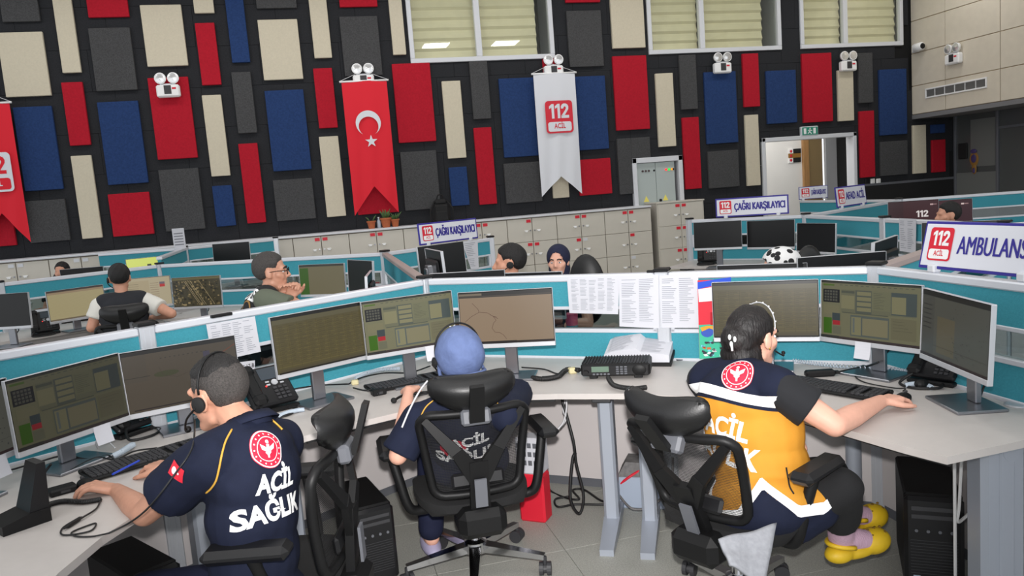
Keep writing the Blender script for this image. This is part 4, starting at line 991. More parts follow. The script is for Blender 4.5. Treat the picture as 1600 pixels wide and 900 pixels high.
p = atd(1266, 396, 6.0); simple_chair('dark padded chair right of the black-and-white cap', (p.x+.0, p.y-.25, 0), radians(180), .30, .78)
p = atd(78, 432, 9.6); simple_chair('dark padded chair at the far left beyond the second row', (p.x, p.y+.3, 0), radians(180), .4)

# ================================================================== DESK THINGS
me_key = None
def keyboard(label, loc, rz):
    r = thing('keyboard', label, 'keyboard', loc, rz, 'black keyboards')
    mb = MB().cb((-.22, -.07, .004), (.22, .07, .016), .005); mb.cb((-.22, .05, .008), (.22, .075, .024), .005); mb.build('case', M['blk'], r)
    k = MB()
    for row in range(6):
        z = .016+.0012*row; y = -.056+row*.0195
        x = -.21
        while x < .2:
            w = .0155 if not (row == 0 and -.12 < x < -.02) else .10
            if abs(x-.085) > .008 and abs(x-.135) > .006: k.box((x, y, z), (x+w, y+.0155, z+.005))
            x += w+.0037
    o = k.build('keys', M['dkgrey'], r); o['kind'] = 'stuff'
    f = MB()
    for sx in (-.19, .19): f.cb((sx-.012, .04, 0), (sx+.012, .055, .006), .001); f.cb((sx-.012, -.06, 0), (sx+.012, -.045, .005), .001)
    f.build('foot', M['blk'], r)
    return r
def mouse(label, loc, rz):
    r = thing('mouse', label, 'mouse', loc, rz, 'black mice')
    MB().ell((0, 0, .012), (.028, .048, .022), 16, 12).build('shell', M['blk'], r, True); MB().cyl((-.004, .028, .032), (.004, .028, .032), .007, n=10).build('wheel', M['dkgrey'], r)
    return r
def deskphone(label, loc, rz, lean=38, s=1.0):
    """desk telephone facing local -Y"""
    r = thing('desk_phone', label, 'telephone', loc, rz, 'black desk telephones')
    T = Matrix.Translation((0, -.06*s, .03*s)) @ Matrix.Rotation(radians(lean), 4, 'X') @ Matrix.Scale(s, 4)
    MB().cb((-.10, 0, -.012), (.10, .20, .016), .008, T).build('body', M['blk2'], r)
    mb = MB().cb((-.10*s, -.07*s, 0), (.10*s, .07*s, .02*s), .006); mb.bar((-.0, .05*s, .01*s), (0, .07*s, .10*s), .12*s, .012*s, up=(0, 1, 0)); mb.build('stand', M['blk'], r)
    h = MB(); h.cb((-.092, .0, .016), (-.042, .20, .034), .012, T); h.cb((-.097, -.002, .016), (-.037, .05, .046), .014, T); h.cb((-.097, .15, .016), (-.037, .205, .046), .014, T); h.build('handset', M['blk'], r)
    MB().box((-.02, .125, .016), (.085, .185, .0175)).xf(T).build('display', mat('phone_display', (64, 72, 80), .2), r)
    k = MB()
    for i in range(4):
        for j in range(3): k.cb((.012+j*.022, .015+i*.018, .016), (.028+j*.022, .027+i*.018, .021), .002, T)
    k.build('keypad', M['dkgrey'], r)
    MB().lathe([(.014, 0), (.014, .004), (.006, .005)], m=T @ Matrix.Translation((.03, .104, .016))).build('nav_ring', M['silver'], r)
    n = MB()
    for dx in (-.03, .03):
        for dy in (-.008, .008): n.box((.03+dx-.008, .104+dy-.004, .016), (.03+dx+.008, .104+dy+.003, .019))
    n.xf(T).build('soft_keys', M['silver'], r); MB().ell((0, 0, 0), (.004, .004, .003)).xf(T @ Matrix.Translation((-.012, .09, .018))).build('lamp', M['led_r'], r)
    MB().tube(bez([T @ Vector((-.07, -.0, .02)), Vector((-.10*s, -.13*s, .01)), Vector((-.02, -.17*s, .008)), Vector((.06*s, -.12*s, .008)), Vector((.05, -.06*s, .012))], 8), .006).build('handset_cord', M['cable'], r)
    return r
def cord(label, pts, r=.004, m='cable', cat='cable', coil=0, name='cable'):
    P = bez(pts, 12)
    if coil:
        P2 = []; L = 0
        for i in range(len(P)-1):
            a, b = P[i], P[i+1]; t = (b-a).normalized(); u = t.orthogonal().normalized(); w = t.cross(u)
            for k in range(5):
                ph = 2*pi*k/5; P2.append(a.lerp(b, k/5)+(u*cos(ph)+w*sin(ph))*coil)
        P = P2
    return one(MB().tube(P, r, 6), name, M[m], label, cat, 'cables', smooth=True)
def D(x, y, dz=0.): p = atz(x, y, DZ+dz); return p
keyboard('black keyboard under the navy-shirted man\'s hand', (*D(228, 722)[:2], DZ), radians(32)); keyboard('black keyboard in front of the blue-capped worker', (*D(640, 600)[:2], DZ), radians(14)); keyboard('black keyboard beside the arm of the woman in the yellow vest', (*D(1302, 611)[:2], DZ), radians(-66))
keyboard('black keyboard on the desk of the man in the white shirt', (*D(135, 500)[:2], DZ), radians(20))
mouse('black mouse under the navy-shirted man\'s right hand', (*D(136, 762)[:2], DZ), radians(40)); mouse('black mouse under the yellow-vested woman\'s hand', (*D(1411, 627)[:2], DZ), radians(-62))
deskphone('black desk phone with lit keys behind the navy-shirted man\'s head', (*D(424, 640)[:2], DZ), radians(28), 42, 1.12); deskphone('black desk phone below the left-hand monitors', (*D(205, 676)[:2], DZ), radians(48), 30, 1.0)
deskphone('black desk phone behind the rightmost front monitor', (*D(1463, 597)[:2], DZ), radians(-65), 40, .95); deskphone('black desk phone with a lit display left of the man in the white shirt', (*D(72, 522)[:2], DZ), radians(20), 45, 1.1)
deskphone('black desk phone at the end post left of the three black screens', (*D(1107, 412)[:2], DZ), radians(-30), 55, 1.1)
# two-way radio base with hand microphone
p = D(962, 592); R0 = thing('radio_unit', 'black two-way radio unit with green display on the desk', 'radio', (p.x, p.y, DZ), radians(-27)); R0.scale = (.98, .85, .76)
MB().cb((-.17, 0, .02), (.17, .21, .098), .01).build('body', M['blk'], R0)
f = MB(); [f.box((-.165+k*.0145, .015, .098), (-.160+k*.0145, .2, .104)) for k in range(23)]; f.build('cooling_fins', M['blk'], R0)
MB().cb((-.165, -.012, .024), (.165, .002, .094), .006).build('front_panel', M['blk2'], R0); MB().box((-.115, -.0135, .05), (-.03, -.012, .085)).build('display', mat('radio_display', (92, 112, 98), .3, emit=(60, 80, 66), estr=.5), R0)
k_ = MB()
for i in range(4):
    for j in range(3): k_.cb((.005+j*.02, -.017, .033+i*.014), (.02+j*.02, -.012, .043+i*.014), .002)
k_.build('keypad', M['midgrey'], R0)
for i in range(5): MB().cb((-.11+i*.018, -.017, .03), (-.098+i*.018, -.012, .042), .002).build('button', M['midgrey'], R0)
_ = 0; MB().lathe([(.03, 0), (.034, .004), (.028, .008)], m=Matrix.Translation((.118, -.012, .06)) @ Matrix.Rotation(radians(90), 4, 'X')).build('speaker_grille', M['blk'], R0, True, ang=40); MB().lathe([(.014, 0), (.013, .018)], m=Matrix.Translation((-.142, -.012, .05)) @ Matrix.Rotation(radians(90), 4, 'X')).build('knob', M['blk'], R0)
f = MB()
for sx in (-.11, .11): f.cb((sx-.02, .01, 0), (sx+.02, .04, .022), .003); f.cb((sx-.02, .16, 0), (sx+.02, .19, .022), .003)
f.build('foot', M['blk'], R0)
cord('thick coiled microphone cord left of the radio unit', [D(905, 578, .02), D(885, 578, .015), D(872, 588, .015), D(850, 592, .012), D(832, 590, .012)], .0055, coil=.009); cord('thin black cord from the brown map screen to the radio unit', [D(815, 574, .01), D(850, 577, .006), D(872, 584, .006), D(888, 578, .03)], .004); cord('thin black cord ending at the microphone plug', [D(780, 598, .006), D(805, 593, .006), D(832, 590, .008)], .004)
cord('coiled black cord in front of the radio unit', [D(950, 590, .03), D(960, 602, .02), D(985, 607, .02), D(1010, 605, .02)], .005, coil=.008)
p = D(898, 583, .0); one(MB().cb((p.x-.03, p.y-.015, DZ), (p.x+.01, p.y+.02, DZ+.03), .005), 'cable_tie_tag', mat('tag_cream', (214, 204, 160), .6), 'cream tag on the cord left of the radio unit', 'tag')
# open binder
p = D(1000, 566); r = thing('open_binder', 'open white paper binder lying behind the radio unit', 'book', (p.x, p.y, DZ), radians(-34)); r.scale = (.88, .75, 1.65); 
vs = []; fs = []
for j in range(2):
    for i in range(13):
        u = -1+i/6.; z = .035+.022*(1-abs(u))**.6*(.4 if u > 0 else 1)+.0; vs.append((u*.19, -.12+.25*j, z+.035*j))
fs = [(i, i+1, 14+i, 13+i) for i in range(12)]; k0 = len(vs); vs += [(x, y, .012+.03*(y > 0)) for x, y, z in vs]; fs += [tuple(q+k0 for q in reversed(f_)) for f_ in fs]
rim = list(range(13))+[25-i for i in range(13)]; fs += [(a, a+k0, b+k0, b) for a, b in zip(rim, rim[1:]+rim[:1])]
MB().add(vs, fs).build('pages', M['paper'], r); MB().add([(-.2, -.125, 0), (.2, -.125, 0), (.2, .135, .03), (-.2, .135, .03), (-.2, -.125, .012), (.2, -.125, .012), (.2, .135, .042), (-.2, .135, .042)], [(0,3,2,1), (4,5,6,7), (0,1,5,4), (1,2,6,5), (2,3,7,6), (3,0,4,7)]).build('cover', M['blk'], r)
lm = MB(); lrnd = random.Random(3)
for i in range(15):
    t = .06+i*.06; 
    for (ua, ub) in ((-.9, -.15), (.12, .85)):
        ub = ua+(ub-ua)*lrnd.uniform(.6, 1); za = lambda u: .035+.022*(1-abs(u))**.6*(.4 if u > 0 else 1)+.035*t+.0022
        lm.quad((ua*.19, -.12+.25*t, za(ua)), (ub*.19, -.12+.25*t, za(ub)), (ub*.19, -.12+.25*t+.004, za(ub)+.0006), (ua*.19, -.12+.25*t+.004, za(ua)+.0006), (150, 152, 160))
lm.build('print', M['print'], r, attr=True)
# left charger cradle
p = D(38, 818); r = thing('charger_cradle', 'tall black charging cradle at the left end of the desk', 'charger', (p.x, p.y, DZ), radians(-52))
vs = [(-.06, -.08, 0), (.06, -.08, 0), (.06, .06, 0), (-.06, .06, 0), (-.06, -.08, .03), (.06, -.08, .03), (.06, .0, .045), (-.06, .0, .045), (.06, .06, .045), (-.06, .06, .045)]
MB().add(vs, [(0,3,2,1), (0,1,5,4), (4,5,6,7), (7,6,8,9), (1,2,8,6,5), (2,3,9,8), (3,0,4,7,9)]).build('base', M['blk'], r); MB().add([(-.055, .0, .04), (.055, .0, .04), (.055, .06, .03), (-.055, .06, .03), (-.045, .045, .19), (.045, .045, .19), (.045, .07, .19), (-.045, .07, .19)], [(0,1,5,4), (1,2,6,5), (2,3,7,6), (3,0,4,7), (4,5,6,7)]).build('back_rest', M['blk2'], r)
MB().box((-.02, -.081, .012), (.01, -.08, .018)).build('logo', M['silver'], r)
p = D(98, 770); r = thing('headset_adapter', 'small black headset adapter box left of the mouse', 'adapter', (p.x, p.y, DZ), radians(28)); MB().cb((-.045, -.03, 0), (.045, .03, .024), .006).build('case', M['blk'], r); MB().box((-.01, -.031, .008), (.02, -.03, .016)).build('port', M['dkgrey'], r)
p = D(592, 617); r = thing('headset_adapter', 'small black adapter box at the corner of the middle keyboard', 'adapter', (p.x, p.y, DZ), radians(14)); MB().cb((-.035, -.022, 0), (.035, .022, .03), .005).build('case', M['blk'], r); MB().box((-.01, -.023, .008), (.015, -.022, .02)).build('port', M['dkgrey'], r)
p = D(1281, 588); r = thing('headset_adapter', 'black in-line adapter above the right-hand keyboard', 'adapter', (p.x, p.y, DZ), radians(-18)); MB().cb((-.065, -.022, 0), (.065, .022, .03), .008).build('case', M['blk'], r); MB().cb((.065, -.012, .008), (.085, .012, .022), .003).build('strain_relief', M['blk'], r)
cord('black cord from the right-hand adapter to the monitor stand', [D(1302, 583, .015), D(1330, 577, .01), D(1355, 572, .02), D(1372, 566, .08)], .005); cord('thin black mouse cable on the right-hand desk', [D(1411, 611, .015), D(1414, 607, .03), D(1395, 606, .008), D(1350, 597, .006), D(1335, 585, .006), D(1345, 573, .006)], .003)
cord('thin black cord left of the right-hand adapter', [D(1265, 588, .01), D(1245, 592, .006), D(1230, 596, .006)], .003); cord('clear coiled phone cord along the back of the right-hand desk', [D(1225, 560, .01), D(1265, 567, .01), D(1320, 573, .01), D(1400, 578, .01), D(1432, 582, .01)], .003, 'clear', coil=.008)
cord('thin black cable with a loop on the left-hand desk', [D(170, 833, .006), D(145, 838, .004), D(120, 838, .004), D(112, 832, .004), D(135, 822, .004), D(150, 818, .004), D(140, 830, .004), D(100, 836, .004), D(98, 825, .004), D(125, 808, .01)], .0028)
cord('coiled black headset cord on the left-hand desk', [D(72, 798, .01), D(78, 788, .01), D(100, 783, .01), D(130, 784, .01), D(157, 780, .01)], .006, coil=.004); cord('thin black cable from the cord end to the in-line switch', [D(157, 782, .006), D(150, 795, .005), D(130, 808, .008), D(100, 826, .008)], .003)
p0, p1 = D(128, 808, .008), D(102, 825, .008); one(MB().tube([p0, p0.lerp(p1, .2), p0.lerp(p1, .8), p1], .007, 8, rr=[.003, .007, .007, .003]), 'inline_switch', M['blk'], 'black in-line switch on the thin cable at left', 'switch', smooth=True)
cord('tangle of black cables behind the charging cradle', [D(60, 790, .01), D(66, 765, .02), D(55, 745, .03), D(40, 742, .02), D(60, 752, .03), D(72, 735, .03), D(80, 725, .05)], .005); cord('black cable looping under the left form monitor', [D(15, 735, .01), D(60, 722, .012), D(100, 712, .02), D(140, 718, .008), D(170, 712, .01), D(188, 730, .01)], .004)
cord('white phone cable loop under the left monitors', [D(152, 700, .02), D(150, 690, .06), D(160, 682, .07), D(170, 690, .03), D(180, 700, .01)], .003, 'cablew'); cord('second black cable crossing behind the left keyboard', [D(110, 735, .01), D(150, 715, .012), D(180, 718, .01), D(210, 705, .01), D(245, 700, .015)], .0035)
for k, pts in enumerate(([(545, 600), (565, 590), (600, 583), (640, 582), (672, 572)], [(552, 606), (575, 610), (600, 600), (640, 590), (665, 585)], [(575, 603), (585, 608), (592, 612), (590, 616)], [(440, 612), (470, 606), (500, 602), (545, 600)])):
    cord(['upper black cable behind the middle keyboard', 'lower black cable behind the middle keyboard', 'short black cable into the middle adapter box', 'black cable behind the desk phone'][k], [D(x, y, .01+.015*(i % 2)) for i, (x, y) in enumerate(pts)], .0042)
p = D(557, 601); one(MB().cb((p.x-.025, p.y-.01, DZ), (p.x+.012, p.y+.015, DZ+.026), .005), 'cable_tie_tag', mat('tag_cream', (214, 204, 160), .6), 'cream tag on the cables of the middle desk', 'tag')
cord('clear coiled cord behind the middle keyboard', [D(555, 592, .015), D(575, 582, .02), D(600, 577, .02), D(625, 576, .02)], .003, 'clear', coil=.01); cord('clear coiled phone cord beside the left keyboard', [D(178, 712, .012), D(190, 706, .02), D(200, 700, .02), D(208, 695, .012)], .003, 'clear', coil=.011); cord('clear coiled phone cord below the big desk phone', [D(430, 652, .012), D(448, 645, .015), D(465, 641, .012), D(475, 640, .01)], .003, 'clear', coil=.009); cord('clear coiled phone cord beside the right-hand phone', [D(1415, 602, .012), D(1430, 600, .016), D(1445, 602, .012), D(1456, 606, .01)], .003, 'clear', coil=.010)
p = D(1440, 607); one(MB().ell((p.x, p.y, DZ+.02), (.03, .025, .02)), 'earpiece', M['blk'], 'black foam earpiece beside the right-hand phone', 'earpiece')
p = D(1590, 633); one(MB().lathe([(.045, 0), (.045, .004), (.03, .006)], o=(p.x, p.y, DZ)), 'cable_grommet', M['silver'], 'round silver cable grommet at the right edge of the desk', 'grommet', smooth=True)
p = D(1073, 561); one(MB().cb((p.x-.06, p.y-.02, DZ), (p.x+.06, p.y+.05, DZ+.006), .002), 'cable_flap', M['midgrey'], 'flat grey cable flap in the desk behind the binder', 'flap')
p = D(1085, 601); one(MB().cb((-.03, -.07, 0), (.03, .07, .009), .004).xf(Matrix.Translation((p.x, p.y, DZ)) @ rotz(radians(-20))), 'mobile_phone', M['midgrey'], 'grey mobile phone beside the woman in the yellow vest', 'phone')
p = D(648, 624); r = thing('headset', 'black headset lying before the middle keyboard', 'headset', (p.x, p.y, DZ), radians(10)); MB().tube(bez([(-.1, 0, .012), (-.05, .03, .02), (.02, .03, .02), (.09, .01, .02)], 6), .006).build('band', M['blk'], r, True); MB().ell((-.1, 0, .013), (.014, .018, .013)).build('ear_pad', M['blkm'], r, True); MB().cb((-.04, .04, 0), (.08, .07, .014), .004).build('case', M['dkgrey'], r)
p = D(150, 745); 
p0, p1 = D(176, 741, .03), D(217, 720, .03); one(MB().cyl(p0, p1, .004), 'pen', M['bluep'], 'blue pen lying on the left-hand keyboard', 'pen')
# speaker-like jar, cups beyond the glass
p = atd(893, 497, 4.75); r = thing('tumbler', 'pink and teal tumbler behind the partition glass', 'cup', (p.x, p.y, DZ)); MB().lathe([(.03, 0), (.036, .1)], n=16).build('sleeve', M['teal'], r, True, ang=40); MB().lathe([(.036, .1), (.04, .17), (.03, .175)], n=16).build('cup_body', mat('pink', (214, 80, 120), .4), r, True, ang=40); MB().cyl((.01, 0, .17), (.015, 0, .22), .004).build('straw', mat('pink', (214, 80, 120), .4), r)
p = Vector((1.10, 6.42, 0)); r = thing('mug', 'dark mug on the desk under the left call-taker sign', 'cup', (p.x, p.y, DZ)); MB().lathe([(.04, 0), (.045, .10), (.04, .10), (.037, .02)], n=16).build('cup_body', M['dkgrey'], r, True, ang=40); MB().tube(bez([(.043, 0, .08), (.07, 0, .07), (.07, 0, .04), (.042, 0, .03)], 4), .006).build('handle', M['dkgrey'], r)
# ================================================================== PAPERS AND SIGNS
def sheet(label, tl, tr, br, bl, plane_pt, nrm, lines=20, cols=1, curl=.0, seed=0, name='paper_sheet', m='paper', title=None):
    """sheet pinned on a vertical plane; corners in pixels are cast on that plane"""
    nrm = Vector(nrm).normalized(); P = []
    for x, y in (tl, tr, br, bl):
        d = ray(x, y); t = (Vector(plane_pt)-CAMP).dot(nrm)/d.dot(nrm); P.append(CAMP+d*t)
    r = thing(name, label, 'paper', tuple((P[2]+P[3])/2)); o = (P[2]+P[3])/2; P = [p-o for p in P]
    g = MB(); n = 8; S = lambda u, v: (P[0].lerp(P[1], u)).lerp(P[3].lerp(P[2], u), v)+nrm*(.002+curl*v*v*(.4+.6*u))
    vs = [S(i/n, j/n) for j in range(n+1) for i in range(n+1)]; fs = [(j*(n+1)+i, (j+1)*(n+1)+i, (j+1)*(n+1)+i+1, j*(n+1)+i+1) for j in range(n) for i in range(n)]
    g.add(vs, fs); k = len(g.v); g.add([v-nrm*.0012 for v in vs], [tuple(reversed(f)) for f in fs]); g.build('page', M[m], r)
    rnd = random.Random(seed); pr = MB()
    for c in range(cols):
        for i in range(lines):
            v0 = .07+.86*i/lines
            if rnd.random() < .08: continue
            ua = .07+.88*c/cols; ub = ua+.88/cols*rnd.uniform(.45, .85)
            q = [S(ua, v0), S(ub, v0), S(ub, v0+.26/lines), S(ua, v0+.26/lines)]; pr.quad(*[p+nrm*.0012 for p in reversed(q)], (150, 154, 164))
    if lines: pr.build('print', M['print'], r, attr=True)
    return r
n2 = offs(N['N1'], N['N2'], -1, 1.0); pp2 = N['N1']+n2*.034; n1 = offs(N['A0'], N['N1'], -1, 1.0); pp1 = N['A0']+n1*.034
sheet('wide printed table pinned right of the brown map screen', (886, 433), (968, 430), (966, 491), (890, 489), pp2, n2, 24, 5, seed=1); sheet('tall printed sheet taped over the partition post', (967, 432), (1029, 429), (1030, 513), (968, 510), pp2+n2*.004, n2, 26, 2, seed=2); sheet('printed sheet hanging right of the partition post', (1030, 430), (1091, 428), (1093, 512), (1031, 512), pp2, n2, 24, 2, seed=3)
sheet('printed table hanging above the big desk phone', (322, 507), (398, 494), (406, 549), (332, 566), pp1, n1, 16, 4, .01, seed=4)
lb = sheet('small white desk number label MS 17-B', (373, 566), (398, 563), (398, 580), (374, 584), pp1+n1*.005, n1, 0)
def on_plane(x, y, pt, nrm): d = ray(x, y); return CAMP+d*((Vector(pt)-CAMP).dot(nrm)/d.dot(nrm))
c = on_plane(386, 573, pp1+n1*.008, n1); ux = Vector((-n1.y, n1.x, 0)); mb = MB(); text_on(mb, 'MS 17-B', c-lb.location, ux, (0, 0, 1), .028, .02, .0, width=.075); mb.build('lettering', M['dkgrey'], lb)
# colourful folder leaning on the partition
f = sheet('red and green patterned folder standing left of the table screen', (1090, 438), (1140, 436), (1136, 556), (1093, 561), pp2+n2*.03, n2, 0, name='folder', m='red'); f['category'] = 'folder'
def fq(mb, pts, off, c): MB().add([on_plane(x, y, pp2+n2*(.03+off), n2)-f.location for x, y in pts], [tuple(reversed(range(len(pts))))], c).build('printed_shape', M['print'], f, attr=True)
mb = MB(); fq(mb, [(1092, 508), (1140, 505), (1137, 557), (1093, 561)], .004, (66, 184, 150)); mb = MB(); fq(mb, [(1090, 441), (1142, 433), (1142, 440), (1090, 452)], .0045, (40, 80, 200)); mb = MB(); fq(mb, [(1091, 452), (1116, 448), (1116, 470), (1092, 472)], .005, (226, 226, 232)); fq(mb, [(1110, 488), (1120, 487), (1119, 508), (1110, 508)], .0047, (170, 20, 36)); fq(mb, [(1105+10*cos(a*.5), 519+8*sin(a*.5)) for a in range(13)][::-1], .005, (60, 90, 180)); fq(mb, [(1094, 512), (1104, 509), (1115, 509), (1118, 516), (1108, 513), (1097, 518)], .0055, (214, 160, 50))
rnd = random.Random(5)
for i in range(26): x, y = rnd.uniform(1097, 1128), rnd.uniform(524, 556); a = rnd.uniform(0, 3); fq(mb, [(x+rnd.uniform(2, 5)*cos(a+k*pi/2), y+rnd.uniform(1.5, 3)*sin(a+k*pi/2)) for k in range(4)][::1], .006, rnd.choice(((226, 226, 226), (200, 110, 60), (60, 60, 70), (120, 200, 220))))
pass
one(MB().cb((-.03, -.012, 0), (.03, .012, .012), .003).xf(Matrix.Translation(N['N1'].lerp(N['N2'], .565)+Vector((0, 0, PT))) @ rotz(radians(-38))), 'binder_clip', M['blk'], 'black binder clip on the rail above the taped sheet', 'clip')
one(MB().cb((-.05, -.012, 0), (.05, .012, .014), .003).xf(Matrix.Translation(atz(345, 496, PT)+Vector((0, .03, 0))) @ rotz(radians(31))), 'binder_clip', M['blk'], 'black clip holding the table above the desk phone', 'clip')
# hanging lists behind
nR = offs(NRm, N['NRR'], -1, 1.0); sheet('long white list hanging beside the far post at right', (1405, 341), (1432, 342), (1431, 396), (1406, 392), NRm+nR*.034, nR, 15, 2, seed=7)
nB = offs(N['NL'], N['BRe'], -1, 1.0); sheet('long white list hanging under the left call-taker sign', (722, 378), (746, 375), (748, 420), (736, 421), N['NL']+nB*.034, nB, 14, 1, seed=8)
def zone_sign(label, c, yaw, w, h, txt, tilt=0., tw=None, bold=.012):
    """white sign board with navy border, 112 badge and lettering, standing on two clips; c = middle of the lower edge"""
    r = thing('zone_sign', label, 'sign', c, radians(yaw)+pi/2, 'zone signs on the partitions'); T = Matrix.Rotation(radians(-tilt), 4, 'X'); e = .012*w/.6
    MB().cb((-w/2, -.006, 0), (w/2, .006, h), .003, T).build('border', M['navy'], r); MB().cb((-w/2+e, -.0085, e), (w/2-e, .0085, h-e), .001, T).build('board', M['signw'], r)
    a, b = MB(), MB(); s = h*.62; logo112(a, b, (-w/2+h*.52, -.0095, h*.52), (1, 0, 0), (0, 0, 1), s, .0012); a.xf(T).build('badge', M['red'], r); b.xf(T).build('badge_lettering', M['wht'], r)
    t = MB(); x0 = -w/2+h*.98; x1 = x0+tw if tw else w/2-h*.18; [text_on(t, txt, ((x0+x1)/2+q*(x1-x0)*.0065, -.0105-.0002*q, h*.5), (1, 0, 0), (0, 0, 1), h*.52, bold, .0, width=x1-x0) for q in (-1, 0, 1)]; t.xf(T).build('lettering', M['navy'], r)
    for s_ in (-1, 1):
        k = MB().cb((s_*w*.36-.02, -.02, -.015), (s_*w*.36+.02, .02, .02), .006); k.build('clip', M['frame'], r)
    return r
c = N['NL'].lerp(N['BRe'], .585); zone_sign('left call-taker sign on the partition before the lockers', (c.x, c.y, PT+.015), -61, .76, .215, 'ÇAĞRI KARŞILAYICI', 3)
c = N['R1e'].lerp(N['NR'], .56); zone_sign('call-taker sign above the three black monitors', (c.x, c.y, PT+.015), -128, .76, .205, 'ÇAĞRI KARŞILAYICI', 0)
zone_sign('small far call-taker sign in front of the doorway', tuple(atz(1270, 313, PT+.015)) if 0 else (7.30, 10.45, PT+.015), -104, .44, .19, 'ÇAĞRI KARŞILAYICI', 0)
c = N['NR'].lerp(N['N3'], .45); zone_sign('small oblique sign with red badge on the far right partition', (c.x, c.y, PT+.015), -62, .74, .23, 'AFAD ACİL', 6)
zone_sign('large AMBULANS sign on the right-hand partition', (2.475, 2.52, PT+.015), 180, .60, .20, 'AMBULANS', 14, tw=.318, bold=.0)
p = N['NLL'].lerp(N['NLLL'], .80); sg = thing('small_notice', 'small white notice standing on the narrow partition near the lockers', 'sign', (p.x, p.y, FZ), radians(10)); MB().cb((-.07, -.003, 0), (.07, .003, .26), .002).build('card', M['paper'], sg); mb = MB(); [mb.box((-.055, -.0045, .05+i*.035), (.05, -.003, .062+i*.035)) for i in range(5)]; mb.build('print', M['ink'], sg)
# ================================================================== UNDER THE DESKS
def pc(label, loc, rz, w=.18, d=.42, h=.40):
    """computer tower, front towards local -Y"""
    r = thing('computer_tower', label, 'computer', loc, rz, 'black computer towers')
    MB().cb((-w/2, -d/2+.02, .012), (w/2, d/2, h), .008).build('case', M['blk'], r); MB().cb((-w/2-.002, -d/2-.012, .018), (w/2+.002, -d/2+.022, h-.004), .014).build('front_panel', M['blk2'], r)
    k = MB(); k.box((-w*.38, -d/2-.0135, h*.86), (w*.38, -d/2-.012, h*.90)); k.box((-w*.38, -d/2-.0135, h*.78), (w*.38, -d/2-.012, h*.82)); k.build('drive_bay', M['dkgrey'], r)
    [MB().cyl((-w*.3+i*w*.2, -d/2-.012, h*.66), (-w*.3+i*w*.2, -d/2-.016, h*.66), .006).build('port', M['midgrey'], r) for i in range(4)]; MB().box((-w*.36, -d/2-.0135, h*.17), (-w*.24, -d/2-.012, h*.21)).build('sticker', M['palebox'], r)
    k = MB(); [k.box((-w*.4, -d/2-.0128, h*(.2+.03*i)), (w*.4, -d/2-.012, h*(.205+.03*i))) for i in range(13)]; k.build('grille', M['dkgrey'], r)
    f_ = MB(); [f_.cb((sx*w*.4-.015, sy*d*.38-.015, 0), (sx*w*.4+.015, sy*d*.38+.015, .013), .002) for sx in (-1, 1) for sy in (-1, 1)]; f_.build('foot', M['blk'], r)
    return r
pc('black computer tower under the right-hand desk corner', (2.27, 2.56, 0), radians(-36), .20, .44, .40); pc('black computer tower behind the edge-on chair', (.06, 3.50, 0), radians(12), .17, .40, .36); pc('black computer tower in the shade of the left-hand desk', (-.82, 3.12, 0), radians(35), .18, .4, .40)
p = atz(1000, 789, 0); r = thing('battery_box', 'pale blue battery box with a grey lid behind the desk legs', 'box', (1.50, 3.66, 0), radians(-30)); MB().cb((-.12, -.09, 0), (.12, .09, .17), .008).build('case', M['palebox'], r)
mb = MB(); mb.add([(-.12, -.09, .17), (.12, -.09, .17), (.12, .09, .17), (-.12, .09, .17), (-.08, -.05, .235), (.1, -.05, .23), (.1, .07, .235), (-.08, .07, .24)], [(0,1,5,4), (1,2,6,5), (2,3,7,6), (3,0,4,7), (4,5,6,7)]); mb.build('lid', M['boxtop'], r); MB().tube(bez([(-.12, -.08, .12), (-.06, -.09, .17), (0, -.06, .2)], 5), .007).build('red_lead', M['red'], r)
F0 = lambda x, y, z=.006: atz(x, y, z)
cord('black cables looped on the floor left of the desk legs', [F0(850, 752, .1), F0(862, 768), F0(885, 778), F0(905, 780), F0(895, 766), F0(912, 765), F0(935, 780), F0(948, 788), F0(900, 788), F0(872, 792), F0(868, 780), F0(890, 776)], .006)
cord('black cables bundled beside the left desk leg', [Vector((1.13, 3.62, .34)), Vector((1.11, 3.62, .3)), Vector((1.08, 3.6, .12)), Vector((1.12, 3.6, .03)), Vector((1.15, 3.6, .12)), Vector((1.13, 3.62, .28)), Vector((1.12, 3.62, .42)), Vector((1.09, 3.7, .66))], .008)
cord('grey-brown cable hanging before the battery box', [Vector((1.33, 3.58, .1)), Vector((1.37, 3.50, .05)), Vector((1.46, 3.46, .07)), Vector((1.56, 3.46, .15)), Vector((1.60, 3.5, .28))], .006, 'boxtop'); cord('white cord hanging under the middle desk edge', [atd(885, 622, 3.9), atd(885, 640, 3.9), atd(880, 660, 3.9), atd(870, 672, 3.9), atd(884, 656, 3.92), atd(880, 640, 3.93), atd(884, 624, 3.93)], .005, 'cablew')
p = atd(832, 725, 3.95); r = thing('carrier_bag', 'red and white printed bag standing behind the middle chair', 'bag', (p.x, p.y, 0), radians(-38)); MB().cb((-.07, -.05, 0), (.07, .05, .25), .01).build('lower_half', M['red'], r); MB().cb((-.07, -.05, .25), (.07, .05, .44), .01).build('upper_half', M['paper'], r); mb = MB(); [mb.box((-.06+i*.03, -.0515, .30+j*.045), (-.04+i*.03, -.05, .325+j*.045)) for i in range(4) for j in range(3)]; mb.build('pattern', M['midgrey'], r)
